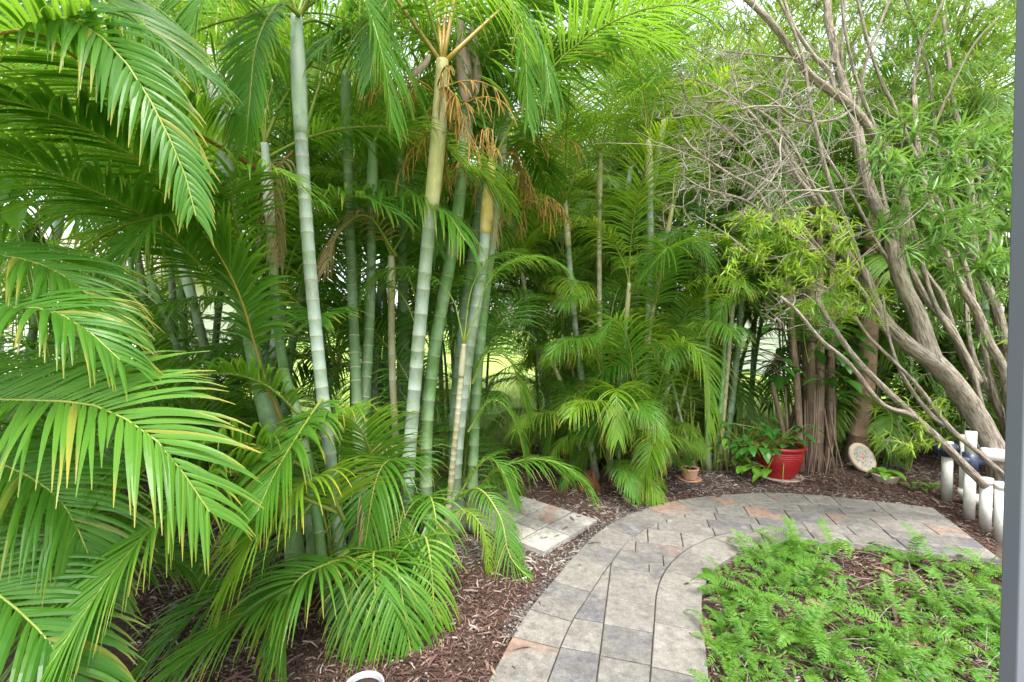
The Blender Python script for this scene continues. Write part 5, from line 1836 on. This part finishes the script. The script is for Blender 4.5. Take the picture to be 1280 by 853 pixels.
# ---- fern bed
FERNT = []
for i, (ln, e0, bd) in enumerate(((.26, 75, 95), (.22, 60, 100), (.30, 80, 70), (.18, 45, 80), (.34, 70, 120), (.2, 30, 60))):
    mb, path = frond(arc(ln, e0, bd, 8, .5 if i % 2 else -.4), 24, .036, .012, .3, .15, 0, 800 + i, .10, 2, 60, 85, .03)
    rachis_mb(path, .0016, .0006, mb, 0, 3)
    FERNT.append(mb.mesh('frond', M['fern_leaf']))


FDEAD = FERNT[1].copy()
FDEAD.name = 'frond'
FDEAD.materials[0] = M['palm_dry']


def fern(x, y, n, sc, lab='small sword fern with ladder like fronds growing among its neighbours in the bed', grp='sword ferns of the fern bed'):
    t = thing('fern', lab, 'fern', (x, y, h(x, y)), grp)
    for k in range(n):
        a = k * 2.4 + rnd.uniform(-.5, .5)
        link('frond', FDEAD if rnd.random() < .025 else rnd.choice(FERNT), t, (rnd.uniform(-.03, .03), rnd.uniform(-.03, .03), 0), (rnd.uniform(-.4, .4), rnd.uniform(-.2, .2), a), sc * rnd.uniform(.7, 1.25))


BEDPOLY = offset(I, .05)[8::4] + [V((3.9, 2.95)), V((3.9, 1.2)), V((1.0, 1.2))]
nf = 0
placed = []
tries = 0
while nf < 175 and tries < 6000:
    tries += 1
    y = rnd.uniform(1.5, 3.2)
    x = rnd.uniform(.8, 3.4)
    q = V((x, y))
    if not inside(q, BEDPOLY) or on_paving(q):
        continue
    u_ = un(640, 426, y)
    px = 640 + FPX * x / y
    bare = (px > 1040 and y > 2.62) or noise.noise(V((x * 2.2, y * 2.2, 4))) > .38
    if bare and rnd.random() < .9:
        continue
    if min([(q - z).length for z in placed] or [9]) < .072:
        continue
    placed.append(q)
    fern(x, y, rnd.randint(5, 8), rnd.choice([.4, .5, .62, .75, .95]))
    nf += 1
for px, py, n, sc in ((1040, 690, 8, 1.0), (960, 705, 7, .8), (1130, 705, 8, 1.05), (1000, 700, 6, .7), (1235, 720, 8, 1.0), (912, 765, 5, .7), (1180, 720, 7, .9)):
    q = G(px, py)
    fern(q.x, q.y, n, sc)

# low weeds, dry grass bits and runners between the ferns
mb = MB()
k = 0
while k < 4200:
    y = rnd.uniform(1.35, 3.15)
    x = rnd.uniform(.75, 3.4)
    q = V((x, y))
    k += 1
    if not inside(q, BEDPOLY) or on_paving(q):
        continue
    px = 640 + FPX * x / y
    if noise.noise(V((x * 2.2, y * 2.2, 4))) > .25 or (px > 1040 and y > 2.62):
        if rnd.random() < .85:
            continue
    a = rnd.uniform(0, 6.28)
    z = h(x, y) + rnd.uniform(.01, .09)
    blade(mb, V((x, y, z)), V((math.cos(a), math.sin(a), rnd.uniform(-.1, .8))).normalized(), UP + V((rnd.uniform(-.3, .3), rnd.uniform(-.3, .3), 0)), rnd.uniform(.02, .05), rnd.uniform(.008, .02), .6, 2)
kind(link('ground_cover', mb.mesh('ground_cover', M['fern_leaf'])), 'stuff')
mb = MB()
k = 0
while k < 520:
    y = rnd.uniform(1.4, 3.1)
    x = rnd.uniform(.8, 3.3)
    if not inside(V((x, y)), BEDPOLY):
        continue
    k += 1
    a = rnd.uniform(0, 6.28)
    p = V((x, y, h(x, y) + rnd.uniform(.01, .05)))
    d = V((math.cos(a), math.sin(a), rnd.uniform(-.1, .5)))
    ln = rnd.uniform(.05, .2)
    mb.tube([p, p + d * ln * .5 + V((0, 0, .01)), p + d * ln], [.0014, .0013, .001], 3, False)
kind(link('dry_grass', mb.mesh('dry_grass', M['twig'])), 'stuff')

# low weed in the mulch by the pipes
for px, py in ((1150, 606), (1164, 612), (1140, 613)):
    q = G(px, py)
    fern(q.x, q.y, 7, .55, 'tiny green weed sprouting from the mulch left of the white pipes', 'tiny weeds beside the pipes')

# a few things dropped on the paving: bark chips, a fallen stem
for (px, py, ln, rz, lab) in ((652, 811, .085, .25, 'dark strip of bark lying across the border of the path'), (706, 661, .07, .9, 'short dark chip lying on the brightly lit paver pad'), (617, 840, .06, 2.0, 'curled dark chip on the path edge at the bottom')):
    q = G(px, py, .037)
    c_ = MB()
    chip(c_, V((0, 0)), .006, ln, .012, rz, .05)
    tag(link('bark_chip', c_.mesh('bark_chip', M['dry_stem']), None, q), lab, 'bark')
# ================================================================== LIGHT
SUN_EL, SUN_AZ = R(64), R(176)           # azimuth measured from +Y towards +X
w = bpy.data.worlds.new('World')
scene.world = w
w.use_nodes = True
nt = w.node_tree
nt.nodes.clear()
out = nt.nodes.new('ShaderNodeOutputWorld')
bg = nt.nodes.new('ShaderNodeBackground')
sky = nt.nodes.new('ShaderNodeTexSky')
sky.sky_type = 'NISHITA'
sky.sun_disc = False
sky.sun_elevation = SUN_EL
sky.sun_rotation = SUN_AZ
sky.air_density = 1.0
sky.dust_density = 3.0
sky.ozone_density = 1.0
hs = nt.nodes.new('ShaderNodeHueSaturation')
hs.inputs['Saturation'].default_value = 0.35      # thin overcast
nt.links.new(sky.outputs[0], hs.inputs['Color'])
nt.links.new(hs.outputs[0], bg.inputs[0])
bg.inputs[1].default_value = 0.15
nt.links.new(bg.outputs[0], out.inputs[0])
ld = bpy.data.lights.new('sun', 'SUN')
ld.energy = 1.3
ld.angle = R(16)
ld.color = (1.0, 0.955, 0.88)
lo = bpy.data.objects.new('sun', ld)
COL.objects.link(lo)
sd = V((math.sin(SUN_AZ) * math.cos(SUN_EL), math.cos(SUN_AZ) * math.cos(SUN_EL), math.sin(SUN_EL)))
lo.rotation_euler = (-sd).to_track_quat('-Z', 'Y').to_euler()
vs = scene.view_settings
scene.display_settings.display_device = 'sRGB'
vs.view_transform = 'Standard'
vs.look = 'None'
vs.exposure = 2.15
vs.gamma = 1.0
vs.use_curve_mapping = False
cy = scene.cycles
cy.use_denoising = True
cy.max_bounces = 10
cy.diffuse_bounces = 5
cy.glossy_bounces = 2
cy.transmission_bounces = 5
cy.sample_clamp_indirect = 6
